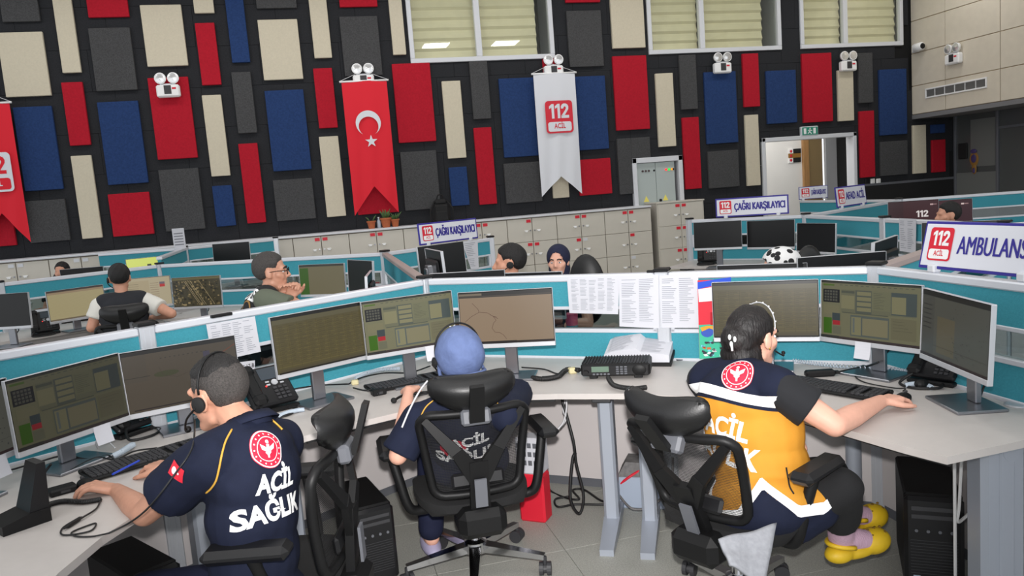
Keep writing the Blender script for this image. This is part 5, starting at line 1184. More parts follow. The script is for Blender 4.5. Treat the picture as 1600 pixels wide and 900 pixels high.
# cables behind the right corner leg
for k, pts in enumerate((((2.30, 2.18, .62), (2.33, 2.16, .5), (2.36, 2.15, .40), (2.30, 2.16, .28), (2.28, 2.17, .30)), ((2.29, 2.17, .66), (2.36, 2.14, .55), (2.38, 2.13, .38), (2.33, 2.15, .22), (2.29, 2.16, .06), (2.36, 2.12, .02)), ((2.31, 2.17, .30), (2.34, 2.15, .2), (2.30, 2.16, .14), (2.31, 2.16, .02)))):
    cord(['upper black cable behind the broad corner leg', 'long black cable behind the broad corner leg', 'lower black cable behind the broad corner leg'][k], pts, .007)
one(MB().cb((2.27, 2.16, .10), (2.30, 2.20, .62), .004), 'power_strip', M['blk'], 'black upright power strip behind the broad corner leg', 'power strip')
# ================================================================== PEOPLE
def capsule(mb, p0, r0, p1, r1, n=14, flat0=False, flat1=False):
    p0, p1 = Vector(p0), Vector(p1); d = p1-p0; L = d.length
    if L < 1e-6: d = Vector((0, 0, 1)); L = 1e-6
    d.normalize(); a = d.orthogonal().normalized(); b = d.cross(a); prof = []
    if flat0: prof.append((0.0005, 0)); prof.append((r0, 0))
    else: prof += [(max(r0*sin(pi/2*k/5), .0004), -r0*cos(pi/2*k/5)) for k in range(6)]
    if flat1: prof.append((r1, L)); prof.append((.0005, L))
    else: prof += [(max(r1*cos(pi/2*k/5), .0004), L+r1*sin(pi/2*k/5)) for k in range(6)]
    vs = []
    for r, z in prof: vs += [p0+d*z+(a*cos(2*pi*i/n)+b*sin(2*pi*i/n))*r for i in range(n)]
    fs = []
    for k in range(len(prof)-1): fs += [(k*n+i, k*n+(i+1) % n, (k+1)*n+(i+1) % n, (k+1)*n+i) for i in range(n)]
    fs += [tuple(reversed(range(n))), tuple(range((len(prof)-1)*n, len(prof)*n))]
    mb.add(vs, fs)
def frame_m(o, x, y, z): return Matrix(((x.x, y.x, z.x, o.x), (x.y, y.y, z.y, o.y), (x.z, y.z, z.z, o.z), (0, 0, 0, 1)))
def basis(fwd, up):
    u = Vector(up).normalized(); f = Vector(fwd); f = (f-u*f.dot(u)).normalized(); return f.cross(u), f, u
def blob(prims, voxel, smooth=4, inflate=0.):
    """one continuous surface around tapered limbs ('c') and ellipsoids ('e')"""
    mb = MB()
    for q in prims:
        if q[0] == 'c': capsule(mb, q[1], q[2]+inflate, q[3], q[4]+inflate, flat0=len(q) > 5 and q[5], flat1=len(q) > 6 and q[6])
        else:
            m = q[3].to_3x3().to_4x4() if len(q) > 3 and q[3] is not None else None
            mb.ell(q[1], [v+inflate for v in q[2]], 20, 16, m)
    me = mb.mesh('tmp'); o = bpy.data.objects.new('tmp', me); COL.objects.link(o)
    rm = o.modifiers.new('r', 'REMESH'); rm.mode = 'VOXEL'; rm.voxel_size = voxel; rm.use_smooth_shade = True
    sm = o.modifiers.new('s', 'SMOOTH'); sm.factor = .5; sm.iterations = smooth
    dg = bpy.context.evaluated_depsgraph_get(); out = bpy.data.meshes.new_from_object(o.evaluated_get(dg), depsgraph=dg)
    bpy.data.objects.remove(o); bpy.data.meshes.remove(me)
    out.polygons.foreach_set('use_smooth', [True]*len(out.polygons))
    return out
def wrinkle(me, amp, sc, seed=0.):
    """soft cloth folds pushed into the surface"""
    n = len(me.vertices); co = np.empty(n*3); me.vertices.foreach_get('co', co); co = co.reshape(-1, 3); no = np.empty(n*3); me.vertices.foreach_get('normal', no); no = no.reshape(-1, 3)
    x, y, z = co.T*sc; s = seed
    f = np.sin(x*1.3+2.1*np.sin(z*.9+s)+s)*.5+np.sin(y*1.7+z*1.9+1.7*np.sin(x*1.1+s))*.35+np.sin(z*3.1+x*2.2+s*2)*.15
    co += no*(f*amp)[:, None]; me.vertices.foreach_set('co', co.ravel()); me.update()
def bvh_of(me): return BVHTree.FromPolygons([v.co.copy() for v in me.vertices], [tuple(p.vertices) for p in me.polygons])
def grid_cut(vs, fs, step):
    bm = bmesh.new(); bv = [bm.verts.new((x, y, 0)) for x, y in vs]
    for f in fs:
        try: bm.faces.new([bv[i] for i in f])
        except ValueError: pass
    xs = [v[0] for v in vs]; ys = [v[1] for v in vs]
    for ax, lo, hi in ((0, min(xs), max(xs)), (1, min(ys), max(ys))):
        k = int((hi-lo)/step)
        for i in range(1, k+1):
            co = [0, 0, 0]; co[ax] = lo+i*step; no = [0, 0, 0]; no[ax] = 1
            bmesh.ops.bisect_plane(bm, geom=bm.verts[:]+bm.edges[:]+bm.faces[:], plane_co=co, plane_no=no)
    bm.verts.index_update(); out = [(v.co.x, v.co.y) for v in bm.verts], [tuple(v.index for v in f.verts) for f in bm.faces]; bm.free(); return out
def decal(bvh, vs, fs, o, ux, uy, off=.003, step=.012, reach=.25):
    """flat print laid on a garment by casting along -(ux x uy)"""
    vs, fs = grid_cut(vs, fs, step); o, ux, uy = Vector(o), Vector(ux).normalized(), Vector(uy).normalized(); n = ux.cross(uy); mb = MB(); pos = []; ok = []
    for a, b in vs:
        p = o+ux*a+uy*b; h = bvh.ray_cast(p+n*reach, -n, reach*2)
        if h[0] is None: pos.append(p); ok.append(False)
        else: pos.append(h[0]+h[1]*off if h[1].dot(n) > 0 else h[0]+n*off); ok.append(True)
    keep = [f for f in fs if all(ok[i] for i in f) and max((pos[f[i]]-pos[f[i-1]]).length for i in range(len(f))) < .06]
    return mb.add(pos, keep)
def disc2(r, n=28, c=(0, 0), r0=0.):
    if r0: return [(c[0]+q*cos(2*pi*i/n), c[1]+q*sin(2*pi*i/n)) for q in (r, r0) for i in range(n)], [(i, (i+1) % n, n+(i+1) % n, n+i) for i in range(n)]
    return [(c[0]+r*cos(2*pi*i/n), c[1]+r*sin(2*pi*i/n)) for i in range(n)], [tuple(range(n))]
def rect2(x0, y0, x1, y1): return [(x0, y0), (x1, y0), (x1, y1), (x0, y1)], [(0, 1, 2, 3)]
def join2(*parts):
    V, F = [], []
    for v, f in parts: k = len(V); V += v; F += [tuple(i+k for i in q) for q in f]
    return V, F
def crest2(R):
    """white drawing of the round health crest: rings, dots, winged staff"""
    parts = [disc2(R*.97, 36, (0, 0), R*.91), disc2(R*.66, 32, (0, 0), R*.62)]
    for k in range(16): a = 2*pi*k/16; parts.append(disc2(R*.045, 6, (R*.79*cos(a), R*.79*sin(a))))
    parts.append(([(-R*.05, -R*.45), (R*.05, -R*.45), (R*.09, R*.25), (-R*.09, R*.25)], [(0, 1, 2, 3)]))
    for s in (-1, 1): parts.append(([(0, R*.05), (s*R*.45, R*.30), (s*R*.38, R*.02), (s*R*.12, -R*.12)], [(0, 1, 2, 3)])); parts.append(([(0, -R*.1), (s*R*.2, -R*.15), (0, -R*.35)], [(0, 1, 2)]))
    parts.append(disc2(R*.1, 10, (0, R*.38))); return join2(*parts)
def shell(r, c, keep, T, thick=.01, n=64, m=48, noise=.0, seed=0, post=None):
    """piece of an ellipsoid shell (hair, cap) in head space"""
    vs = []; fs = []; rnd = random.Random(seed)
    for i in range(m+1):
        t = pi*i/m
        for j in range(n):
            a = 2*pi*j/n; d = Vector((sin(t)*cos(a), sin(t)*sin(a), cos(t))); k = 1+noise*(sin(a*9+t*7)*.5+sin(a*23+t*13+2)*.3+rnd.uniform(-.3, .3))
            p = Vector((c[0]+r[0]*d.x*k, c[1]+r[1]*d.y*k, c[2]+r[2]*d.z*k)); vs.append(post(p) if post else p)
    for i in range(m):
        for j in range(n):
            q = (i*n+j, (i+1)*n+j, (i+1)*n+(j+1) % n, i*n+(j+1) % n); cc = (vs[q[0]]+vs[q[1]]+vs[q[2]]+vs[q[3]])/4
            if keep(cc): fs.append(q)
    used = sorted({i for f in fs for i in f}); ix = {v: k for k, v in enumerate(used)}
    V = [vs[i] for i in used]; F = [tuple(ix[i] for i in f) for f in fs]; nn = len(V); C = Vector(c)
    V2 = [v-(v-C).normalized()*thick for v in V]; ed = {}
    for f in F:
        for a, b in zip(f, f[1:]+f[:1]): ed[(a, b)] = 1
    F2 = list(F)+[tuple(i+nn for i in reversed(f)) for f in F]+[(a, b, b+nn, a+nn)[::-1] for a, b in ed if (b, a) not in ed]
    return MB().add([T @ v for v in V+V2], F2)
def hairline(y, pts=((-.13, -.085), (-.05, -.065), (-.028, -.045), (-.022, .015), (.03, .02), (.045, .01), (.052, .045), (.075, .062), (.12, .07))):
    for (a, b), (c, d) in zip(pts, pts[1:]):
        if y <= c: return b+(d-b)*max(0, min(1, (y-a)/(c-a)))
    return pts[-1][1]
def head_prims(T, s=1.0, ears=True, nose=1.0):
    def c(p0, r0, p1, r1): return ('c', T @ (Vector(p0)*s), r0*s, T @ (Vector(p1)*s), r1*s)
    def e(o, r): return ('e', T @ (Vector(o)*s), [v*s for v in r], T)
    P = [e((0, -.015, .03), (.074, .094, .088)), e((0, .022, -.03), (.062, .068, .085)), e((0, .038, -.082), (.045, .046, .034)), c((-.04, .0, -.07), .022, (-.02, .06, -.095), .02), c((.04, .0, -.07), .022, (.02, .06, -.095), .02),
         c((-.034, .074, .018), .014, (.034, .074, .018), .014), c((0, .084, .008), .009, (0, .106, -.03), .0125*nose), c((-.012, .094, -.036), .009, (.012, .094, -.036), .009), c((-.02, .08, -.066), .0085, (.02, .08, -.066), .0085), c((-.05, .045, -.02), .022, (-.035, .065, -.035), .02), c((.05, .045, -.02), .022, (.035, .065, -.035), .02)]
    if ears:
        for k in (-1, 1): P += [e((k*.079, -.008, -.012), (.009, .02, .031)), c((k*.081, -.018, .012), .007, (k*.078, .0, .018), .006), c((k*.072, 0, -.03), .012, (k*.07, 0, 0), .014)]
    return P
def hand_prims(w, d, pn, thumb, curl=(25, 32, 18), s=.95, spread=9.):
    """wrist, direction of the fingers, palm normal (palm side), thumb side (+1: along d x pn)"""
    w = Vector(w); d = Vector(d).normalized(); pn = Vector(pn); pn = (pn-d*pn.dot(d)).normalized(); sd = d.cross(pn)*thumb; P = []
    lens = (.072, .080, .075, .058)
    for k in range(4):
        lat = (.030-.0195*k)*s; kn = w+d*(.085-(.004, 0, .003, .010)[k])*s+sd*lat-pn*.004*s
        P.append(('c', w+sd*lat*.6, .015*s, kn, .0125*s)); dirn = (d+sd*math.tan(radians(spread*(1.2-.8*k)*.5))).normalized(); p = kn; ang = 0
        for j, (fr, rr0, rr1) in enumerate(((.46, .0095, .0088), (.30, .0088, .008), (.24, .008, .0068))):
            ang += radians(curl[j]); dd = (dirn*cos(ang)+pn*sin(ang)).normalized(); q = p+dd*lens[k]*fr*s; P.append(('c', p, rr0*s, q, rr1*s)); p = q
    t0 = w+d*.022*s+sd*.026*s; t1 = w+d*.062*s+sd*.052*s+pn*.014*s; t2 = t1+(d*.9+sd*.25+pn*.15).normalized()*.034*s; t3 = t2+(d*.95-sd*.05+pn*.2).normalized()*.027*s
    P += [('c', t0, .016*s, t1, .0125*s), ('c', t1, .0118*s, t2, .0105*s), ('c', t2, .0105*s, t3, .008*s)]
    return P
SKINS = dict(a=mat('skin_olive', (198, 146, 122), .5, noise=.06, nscale=30), b=mat('skin_light', (224, 170, 148), .5, noise=.04, nscale=30), c=mat('skin_warm', (206, 150, 124), .5, noise=.05, nscale=30))
HAIR = mat('hair_black', (22, 20, 20), .7, noise=.4, nscale=120, bump=.5, bscale=240, stretch=(1, 1, .25)); HAIRG = mat('hair_greying', (62, 58, 56), .7, noise=.5, nscale=220, bump=.5, bscale=400); HAIRB = mat('hair_dark_brown', (20, 15, 15), .55, noise=.5, nscale=70, bump=.5, bscale=140, stretch=(1, 1, .2))
NAVYC = mat('navy_polo', (26, 31, 50), .85, noise=.12, nscale=15, bump=.12, bscale=500, spec=.2); NAVYP = mat('navy_trousers', (28, 32, 54), .85, noise=.12, nscale=12, spec=.2); PIPE = mat('piping_amber', (204, 156, 60), .6); VEST = mat('vest_amber', (204, 142, 46), .75, noise=.05, nscale=10, bump=.06, bscale=300, spec=.3)
BLACKT = mat('black_tshirt', (26, 27, 31), .9, noise=.1, nscale=20); BLACKP = mat('black_trousers', (22, 22, 24), .9); CAPB = mat('cap_blue', (92, 108, 150), .85, noise=.08, nscale=30, bump=.5, bscale=30)
class Person:
    def __init__(s, label, base): s.base = Vector(base); s.label = label; s.prims = []; s.body = None
    def make_body(s, prims, skin, voxel=.0055, smooth=3):
        me = blob(prims, voxel, smooth); me.transform(Matrix.Translation(-s.base)); me.materials.clear(); me.materials.append(skin)
        o = bpy.data.objects.new('person', me); COL.objects.link(o); o.location = s.base; tag(o, s.label, 'person', 'people at work'); s.body = o; return o
    def part(s, me_or_mb, name, m, label=None, parent=None, smooth=True, ang=None):
        if isinstance(me_or_mb, MB): me_or_mb.xf(Matrix.Translation(-s.base)); o = me_or_mb.build(name, m, parent or s.body, smooth, ang=ang)
        else:
            mi = [p.material_index for p in me_or_mb.polygons]; me_or_mb.transform(Matrix.Translation(-s.base)); me_or_mb.materials.clear()
            for x in (m if isinstance(m, (list, tuple)) else [m]): me_or_mb.materials.append(x)
            if isinstance(m, (list, tuple)): me_or_mb.polygons.foreach_set('material_index', mi)
            o = bpy.data.objects.new(name, me_or_mb); COL.objects.link(o); o.parent = parent or s.body
        if label: o['label'] = label
        return o
def torso_prims(pel, nk, r, f, sc=1.0, w=1.0, belly=0.):
    """pelvis, base of the neck, right and forward directions"""
    pel, nk = Vector(pel), Vector(nk); u = (nk-pel).normalized(); L = (nk-pel).length; rr = (r-u*r.dot(u)).normalized(); ff = u.cross(rr); T = frame_m(Vector(), rr, ff, u); A = lambda t, y=0.: pel+u*(L*t)+ff*y
    return [('e', A(.02), [.165*w*sc, .115*sc, .11*sc], T), ('e', A(.28, belly*.5), [.150*w*sc, (.108+belly*.5)*sc, .14*sc], T), ('e', A(.52), [.160*w*sc, .112*sc, .15*sc], T), ('e', A(.72, -.01), [.172*w*sc, .108*sc, .12*sc], T), ('e', A(.86, -.015), [.150*w*sc, .085*sc, .07*sc], T)]
def arm_prims(sh, el, wr, sc=1.0, full=True): return [('c', sh, .056*sc, el, .043*sc), ('c', el, .043*sc, Vector(el).lerp(Vector(wr), .35), .043*sc), ('c', Vector(el).lerp(Vector(wr), .35), .043*sc, wr, .026*sc)]
def headset(P, T, s=1.0, side=-1, mic=True, over=.0, sides=(-1, 1)):
    """thin headband, ear cushion(s) and boom microphone in head space"""
    H = lambda x, y, z: T @ (Vector((x, y, z))*s)
    g = .004+over; band = MB().tube([H((.079+g)*cos(a), -.01-.012*sin(a), .03+(.092+g)*sin(a)) for a in [pi*k/24 for k in range(-1, 26)]], .004, 8)
    b = P.part(band, 'headset', M['blk'], 'thin black telephone headset')
    for k in sides:
        m = MB().lathe([(.010, 0), (.023, .004), (.025, .014), (.015, .02)], n=18, m=T @ Matrix.Scale(s, 4) @ Matrix.Translation((k*(.080+over), -.006, -.012)) @ Matrix.Rotation(radians(90*k), 4, 'Y')); P.part(m, 'ear_cushion', M['blkm'], parent=b, ang=40)
    if mic: m = MB().tube(bez([H(side*(.1+over), .0, -.02), H(side*.095, .05, -.05), H(side*.07, .095, -.085), H(side*.05, .11, -.095)], 6), .0035); m.ell(H(side*.045, .113, -.097), (.011*s, .011*s, .011*s)); P.part(m, 'microphone_boom', M['blk'], parent=b)
    return b
def hairpart(P, T, s, m, thick=.012, line=None, name='hair', grow=.007, noise=.02, label=None, sc=(1, 1, 1)):
    f = (lambda y: hairline(y, line)) if line else hairline; TS = T @ Matrix.Scale(s, 4)
    pst = lambda p: Vector((p.x*(k_ := 1-(grow+.004)/.09*(1-max(0, min(1, (p.z-f(p.y))/.03)))), (p.y+.015)*k_-.015, (p.z-.03)*k_+.03))
    return P.part(shell(((.074+grow)*sc[0], (.094+grow)*sc[1], (.088+grow)*sc[2]), (0, -.015, .03), lambda c: c.z > f(c.y), TS, thick, noise=noise, seed=len(P.label), post=pst), name, m, label)
def eyes(P, T, s=1.0):
    w, i = MB(), MB()
    for k in (-1, 1): w.ell(T @ (Vector((k*.030, .0765, -.004))*s), (.0125*s, .0095*s, .0075*s), 12, 10, T.to_3x3().to_4x4()); i.ell(T @ (Vector((k*.030, .0835, -.004))*s), (.0052*s,)*3, 10, 8)
    e = P.part(w, 'eyes', M['wht']); P.part(i, 'irises', HAIR, parent=e)
    b = MB()
    for k in (-1, 1): b.tube([T @ (Vector((k*x, y, z))*s) for x, y, z in ((.014, .094, .018), (.030, .093, .024), (.047, .082, .017))], .0045*s, 6)
    P.part(b, 'eyebrows', HAIR)

# ---------------------------------------------------- A: man in the navy polo shirt, front left
fa = Vector((-.95, .31, 0)).normalized(); ra = Vector((fa.y, -fa.x, 0)); up = Vector((0, 0, 1))
pel = atd(402, 942, 2.45); nk = atd(392, 664, 2.48); hc = atd(341, 614, 2.54)
u = (nk-pel).normalized(); Tt = frame_m(Vector(), ra, fa, up)
hx, hf, hu = basis(Vector((-.80, .60, -.12)), Vector((-.10, .06, 1))); TA = frame_m(hc, hx, hf, hu)
shL = atd(326, 718, 2.32); shR = atd(438, 690, 2.64)
elL = atd(226, 802, 2.46); wrL = atd(182, 766, 2.72); hdL = atz(140, 760, .765); elR = Vector((-.30, 2.72, .74)); wrR = Vector((-.62, 2.98, .77))
A = Person('man in a navy polo shirt with round red crest, headset on, at the left', (pel.x, pel.y, 0))
tors = torso_prims(pel, nk, ra, fa, 1.08, 1.0); sh = [('c', nk-u*.03, .060, shL, .064), ('c', nk-u*.03, .060, shR, .064)]
fd = (hdL-wrL); pr = tors+sh+[('c', nk-u*.03, .058, hc-hu*.05-hf*.02, .052)]+head_prims(TA, 1.03)+arm_prims(shL, elL, wrL, .96)+arm_prims(shR, elR, wrR, .95)+hand_prims(wrL, fd, (0, 0, -1), -1)+hand_prims(wrR, Vector((-.75, .6, -.1)), (0, 0, -1), 1)
hipL = pel+(-ra)*.09+fa*.02; hipR = pel+ra*.09+fa*.02; knL = hipL+fa*.38-ra*.10-up*.01; knR = hipR+fa*.40-up*.01; anL = knL+Vector((.03, .02, -.42)); anR = knR+Vector((.05, .04, -.42))
pr += [('c', hipL, .088, knL, .062), ('c', hipR, .088, knR, .062), ('c', knL, .060, anL, .040), ('c', knR, .060, anR, .040), ('c', anL, .04, anL+fa*.14-up*.03, .034), ('c', anR, .04, anR+fa*.14-up*.03, .034)]
A.make_body(pr, SKINS['a'])
slL = shL.lerp(elL, .60); slR = shR.lerp(elR, .72)
shirt = blob(tors+sh+[('c', nk-u*.045, .066, nk-u*.012+hf*.0, .060, False, True), ('c', shL, .066, slL, .074, False, True), ('c', shR, .066, slR, .068, False, True), ('e', pel-u*.02, [.185, .14, .13], Tt)], .008, 5, .014); wrinkle(shirt, .0035, 22, 1.)
bv = bvh_of(shirt); A.part(shirt, 'polo_shirt', NAVYC)
trs = blob([('c', hipL, .088, knL, .066), ('c', hipR, .088, knR, .066), ('c', knL, .064, anL, .055), ('c', knR, .064, anR, .055), ('e', pel-u*.02, [.165, .12, .10], Tt)], .010, 4, .012); A.part(trs, 'trousers', NAVYP)
for an in (anL, anR): A.part(MB().ell(an+fa*.07-up*.045, (.05, .13, .045), 14, 12, frame_m(Vector(), ra, fa, up)), 'shoe', M['blkm'])
collar = MB(); k = 20
CU = (hc-nk).normalized(); cx_, cf_, cu_ = basis(fa, (u+CU*.6).normalized())
for (r0, h0, r1, h1) in ((.068, -.012, .064, .030), (.064, .030, .088, .0)):
    vs = [nk+cx_*r0*cos(2*pi*i/k)+cf_*r0*1.02*sin(2*pi*i/k)+cu_*h0 for i in range(k)]+[nk+cx_*r1*cos(2*pi*i/k)+cf_*r1*1.02*sin(2*pi*i/k)+cu_*h1 for i in range(k)]; collar.add(vs, [(i, (i+1) % k, k+(i+1) % k, k+i) for i in range(k) if not (.20 < i/k < .30)])
co = A.part(collar, 'collar', NAVYC); co.modifiers.new('s', 'SOLIDIFY').thickness = .004
hairpart(A, TA, 1.03, HAIRG, noise=.008, line=((-.13, -.085), (-.05, -.07), (-.034, -.05), (-.028, .012), (.02, .02), (.04, .0), (.046, .04), (.07, .058), (.12, .066)), grow=.003, label='closely cropped greying hair'); hairpart(A, TA, 1.03, HAIR, noise=.03, line=((-.13, .075), (-.06, .062), (-.03, .05), (.03, .05), (.05, .048), (.075, .058), (.12, .066)), grow=.007, name='hair_top', label='longer black hair on top')
headset(A, TA, 1.03, -1, over=.003)
# back print: crest, lettering, piping, sleeve flag
bo = atd(417, 702, 2.4); nb = (-fa*.86+ra*.5).normalized(); 
def on_body(bvh, x, y): d = ray(x, y); h = bvh.ray_cast(CAMP, d.normalized(), 20); return h[0], h[1]
def decal_at(P, bvh, parts, x, y, rot, m, name, off=.003, label=None, tiltn=None, upv=None, step=.012, parent=None):
    h, nn = on_body(bvh, x, y)
    if h is None: return None
    n_ = (tiltn or nn).normalized(); uy = (upv or u); uy = (uy-n_*uy.dot(n_)).normalized(); ux = uy.cross(n_); a = radians(rot); X = ux*cos(a)+uy*sin(a); Y = uy*cos(a)-ux*sin(a)
    mb_ = decal(bvh, parts[0], parts[1], h, X, Y, off, step)
    return P.part(mb_, name, m, label, parent) if mb_.v else None
CRED = mat('crest_red', (208, 26, 58), .6)
cr = decal_at(A, bv, disc2(.058, 36), 418, 702, -3, CRED, 'crest', .002, 'round red crest with white emblem'); decal_at(A, bv, crest2(.058), 418, 702, -3, M['wht'], 'crest_print', .0035, parent=cr, step=.02)
def txt2(s_, size, bold=.03, width=None):
    v, f, w_ = text_geo(s_, size, bold)
    if width: v = [(a*width/w_, b) for a, b in v]
    return v, f
decal_at(A, bv, txt2('ACİL', .078, .04, .15), 434, 753, 3, M['retro'], 'back_lettering', .003, 'white reflective lettering', step=.02); decal_at(A, bv, txt2('SAĞLIK', .08, .04, .24), 432, 797, 3, M['retro'], 'back_lettering', .003, step=.02)
decal_at(A, bv, txt2('AS', .10, .06, .08), 318, 828, -10, M['retro'], 'side_lettering', .003)
def stripe(P, bvh, pix, wd, m, name, off=.003):
    pts = [on_body(bvh, x, y) for x, y in pix]; pts = [(a+b*off) for a, b in pts if a is not None]
    return P.part(MB().tube(bez(pts, 4), wd, 6), name, m) if len(pts) > 2 else None
stripe(A, bv, [(362, 672), (352, 690), (346, 710), (342, 730), (337, 750), (330, 762), (322, 769)], .0032, PIPE, 'piping'); stripe(A, bv, [(398, 655), (410, 652), (422, 656), (432, 664), (440, 672)], .0032, PIPE, 'piping')
fl_ = decal_at(A, bv, rect2(-.03, -.021, .03, .021), 276, 737, -28, M['red'], 'sleeve_flag', .003); decal_at(A, bv, join2(disc2(.011, 20, (-.008, 0)), disc2(.004, 5, (.011, 0))), 276, 737, -28, M['wht'], 'sleeve_flag_crescent', .004, parent=fl_)
# cable of his headset
cord('thin headset cable falling from the navy-shirted man to the desk', [TA @ Vector((-.09, .03, -.06)), atd(300, 700, 2.25), atd(270, 745, 2.2), atd(235, 790, 2.2), atd(205, 815, 2.35), D(170, 833, .01)], .0028)

# ---------------------------------------------------- B: worker with the blue cap, middle
fb = Vector((-.06, 1, 0)).normalized(); rb = Vector((fb.y, -fb.x, 0)); pel = Vector((.535, 3.29, .50)); nk = atd(722, 618, 3.24); hc = atd(716, 556, 3.30); u = (nk-pel).normalized()
hx, hf, hu = basis(Vector((-.10, .98, -.15)), Vector((-.03, .10, 1))); TB = frame_m(hc, hx, hf, hu)
shL = atd(655, 655, 3.23); shR = atd(789, 648, 3.22); elL = atd(622, 712, 3.20); elR = Vector((.84, 3.50, .74)); wrL = Vector((.33, 3.60, .775)); wrR = Vector((.68, 3.72, .78))
B = Person('worker with a blue cloth cap in the middle, seen from behind', (pel.x, pel.y, 0))
tors = torso_prims(pel, nk, rb, fb, .98); sh = [('c', nk-u*.03, .055, shL, .054), ('c', nk-u*.03, .055, shR, .054)]
hipL = pel-rb*.09; hipR = pel+rb*.09; knL = hipL+fb*.38+up*.02; knR = hipR+fb*.38+up*.02; anL = Vector((.36, 3.47, .10)); anR = Vector((.62, 3.60, .10))
pr = tors+sh+[('c', nk-u*.03, .05, hc-hu*.05, .048)]+head_prims(TB, .95)+arm_prims(shL, elL, wrL, .9)+arm_prims(shR, elR, wrR, .9)+hand_prims(wrL, Vector((.35, .9, -.1)), (0, 0, -1), 1)+hand_prims(wrR, Vector((-.2, .95, -.1)), (0, 0, -1), -1)+[('c', hipL, .085, knL, .06), ('c', hipR, .085, knR, .06), ('c', knL, .058, anL, .036), ('c', knR, .058, anR, .036), ('c', anL, .036, anL+fb*.12-up*.05, .03), ('c', anR, .036, anR+fb*.12-up*.05, .03)]
B.make_body(pr, SKINS['b'], .0065)
shirt = blob(tors+sh+[('c', nk-u*.045, .062, nk-u*.01, .056, False, True), ('c', shL, .06, shL.lerp(elL, .95), .064, False, True), ('c', shR, .06, shR.lerp(elR, .8), .062, False, True)], .008, 5, .013); wrinkle(shirt, .003, 22, 2.); bvB = bvh_of(shirt); B.part(shirt, 'navy_shirt', NAVYC)
B.part(blob([('c', hipL, .085, knL, .064), ('c', hipR, .085, knR, .064), ('c', knL, .062, anL+up*.05, .05), ('c', knR, .062, anR+up*.05, .05), ('e', pel, [.165, .12, .10], frame_m(Vector(), rb, fb, up))], .010, 4, .01), 'trousers', NAVYP)
LAV = mat('shoe_lavender', (172, 166, 196), .6)
for an in (anL, anR): B.part(MB().ell(an+fb*.06-up*.055, (.046, .125, .04), 14, 12, frame_m(Vector(), rb, fb, up)), 'shoe', LAV)
TBs = TB @ Matrix.Scale(1.02, 4)
def puff(p):
    q = p.copy()
    if q.z > .0: q.z *= 1.03
    k = 1+.035*sin(q.x*55+q.z*25)*sin(q.z*34+q.y*20)+.014*sin(q.x*110+q.z*40); q.x *= k; q.y = (q.y+.02)*k-.02
    return q
cap = B.part(shell((.100, .112, .112), (0, -.03, .012), lambda c: c.z > -.072+max(0, (c.y)*1.35), TBs, .012, post=puff), 'cap', CAPB, 'soft blue cloth cap')
B.part(MB().tube([TBs @ Vector((.092*cos(a), -.03+.102*sin(a), -.068+max(0, sin(a)*.10*1.0))) for a in [2*pi*k/40 for k in range(40)]], .008, 8, closed=True), 'cap_band', CAPB, parent=cap)
for k in range(3): B.part(MB().ell(TBs @ Vector((-.03+.018*k, .02, .124)), (.005, .004, .003)), 'cap_stud', M['silver'], parent=cap)
headset(B, TB, .95, -1, over=.022, sides=(-1,))
decal_at(B, bvB, disc2(.055, 32), 708, 700, 0, CRED, 'crest', .002, upv=u); decal_at(B, bvB, txt2('ACİL', .075, .035, .17), 733, 690, 0, M['retro'], 'back_lettering', .003, upv=u, step=.02); decal_at(B, bvB, txt2('SAĞLIK', .08, .035, .27), 733, 712, 0, M['retro'], 'back_lettering', .003, upv=u, step=.02)
stripe(B, bvB, [(678, 626), (668, 634), (662, 642), (658, 650)], .003, PIPE, 'piping'); stripe(B, bvB, [(768, 622), (775, 628), (781, 635), (784, 640)], .003, PIPE, 'piping')
cord('white lanyard cord beside the blue-capped worker', [atd(668, 595, 3.25), atd(655, 612, 3.22), atd(640, 640, 3.18), atd(628, 668, 3.14)], .004, 'cablew')
# ---------------------------------------------------- C: woman in the amber vest, right
fc = Vector((.80, .60, 0)).normalized(); rc_ = Vector((fc.y, -fc.x, 0)); pel = atd(1196, 792, 2.84); nk = atd(1160, 572, 2.94); hc = atd(1177, 525, 3.0); u = (nk-pel).normalized()
hx, hf, hu = basis(Vector((.93, .30, -.10)), Vector((.08, .02, 1))); TC = frame_m(hc, hx, hf, hu)
shL = atd(1100, 594, 3.10); shR = atd(1226, 612, 2.76); elR = atd(1304, 664, 2.70); wrR = atd(1377, 627, 2.94); hdR = atz(1413, 620, .77)
elL = atd(1175, 690, 3.2); wrL = atd(1242, 672, 3.02)
C = Person('woman in an amber and navy reflective vest using a mouse at the right', (pel.x, pel.y, 0))
tors = torso_prims(pel, nk, rc_, fc, 1.05, .98, .02); sh = [('c', nk-u*.03, .055, shL, .056), ('c', nk-u*.03, .055, shR, .058)]
hipL = pel-rc_*.085+fc*.02; hipR = pel+rc_*.085+fc*.02
knR = atd(1312, 762, 2.74); knL = atd(1296, 742, 3.05); anR = atd(1314, 840, 2.94); anL = atd(1332, 806, 3.12)
fo = Vector((.9, .05, 0)).normalized(); toR = anR+Vector((.15, .02, -.05)); toL = anL+Vector((.10, .02, -.03))
pr = tors+sh+[('c', nk-u*.03, .05, hc-hu*.06-hf*.01, .047)]+head_prims(TC, 1.0)+arm_prims(shR, elR, wrR, .98)+arm_prims(shL, elL, wrL, .92)+hand_prims(wrR, hdR-wrR, (0, 0, -1), -1, (18, 30, 18), .92)+hand_prims(wrL, Vector((.35, -.1, -1)), Vector((-.6, .2, 0)), -1, (15, 20, 10), .9)
pr += [('c', hipL, .09, knL, .062), ('c', hipR, .09, knR, .062), ('c', knL, .058, anL, .038), ('c', knR, .058, anR, .038), ('c', anL, .036, toL, .03), ('c', anR, .036, toR, .03)]
C.make_body(pr, SKINS['b'])
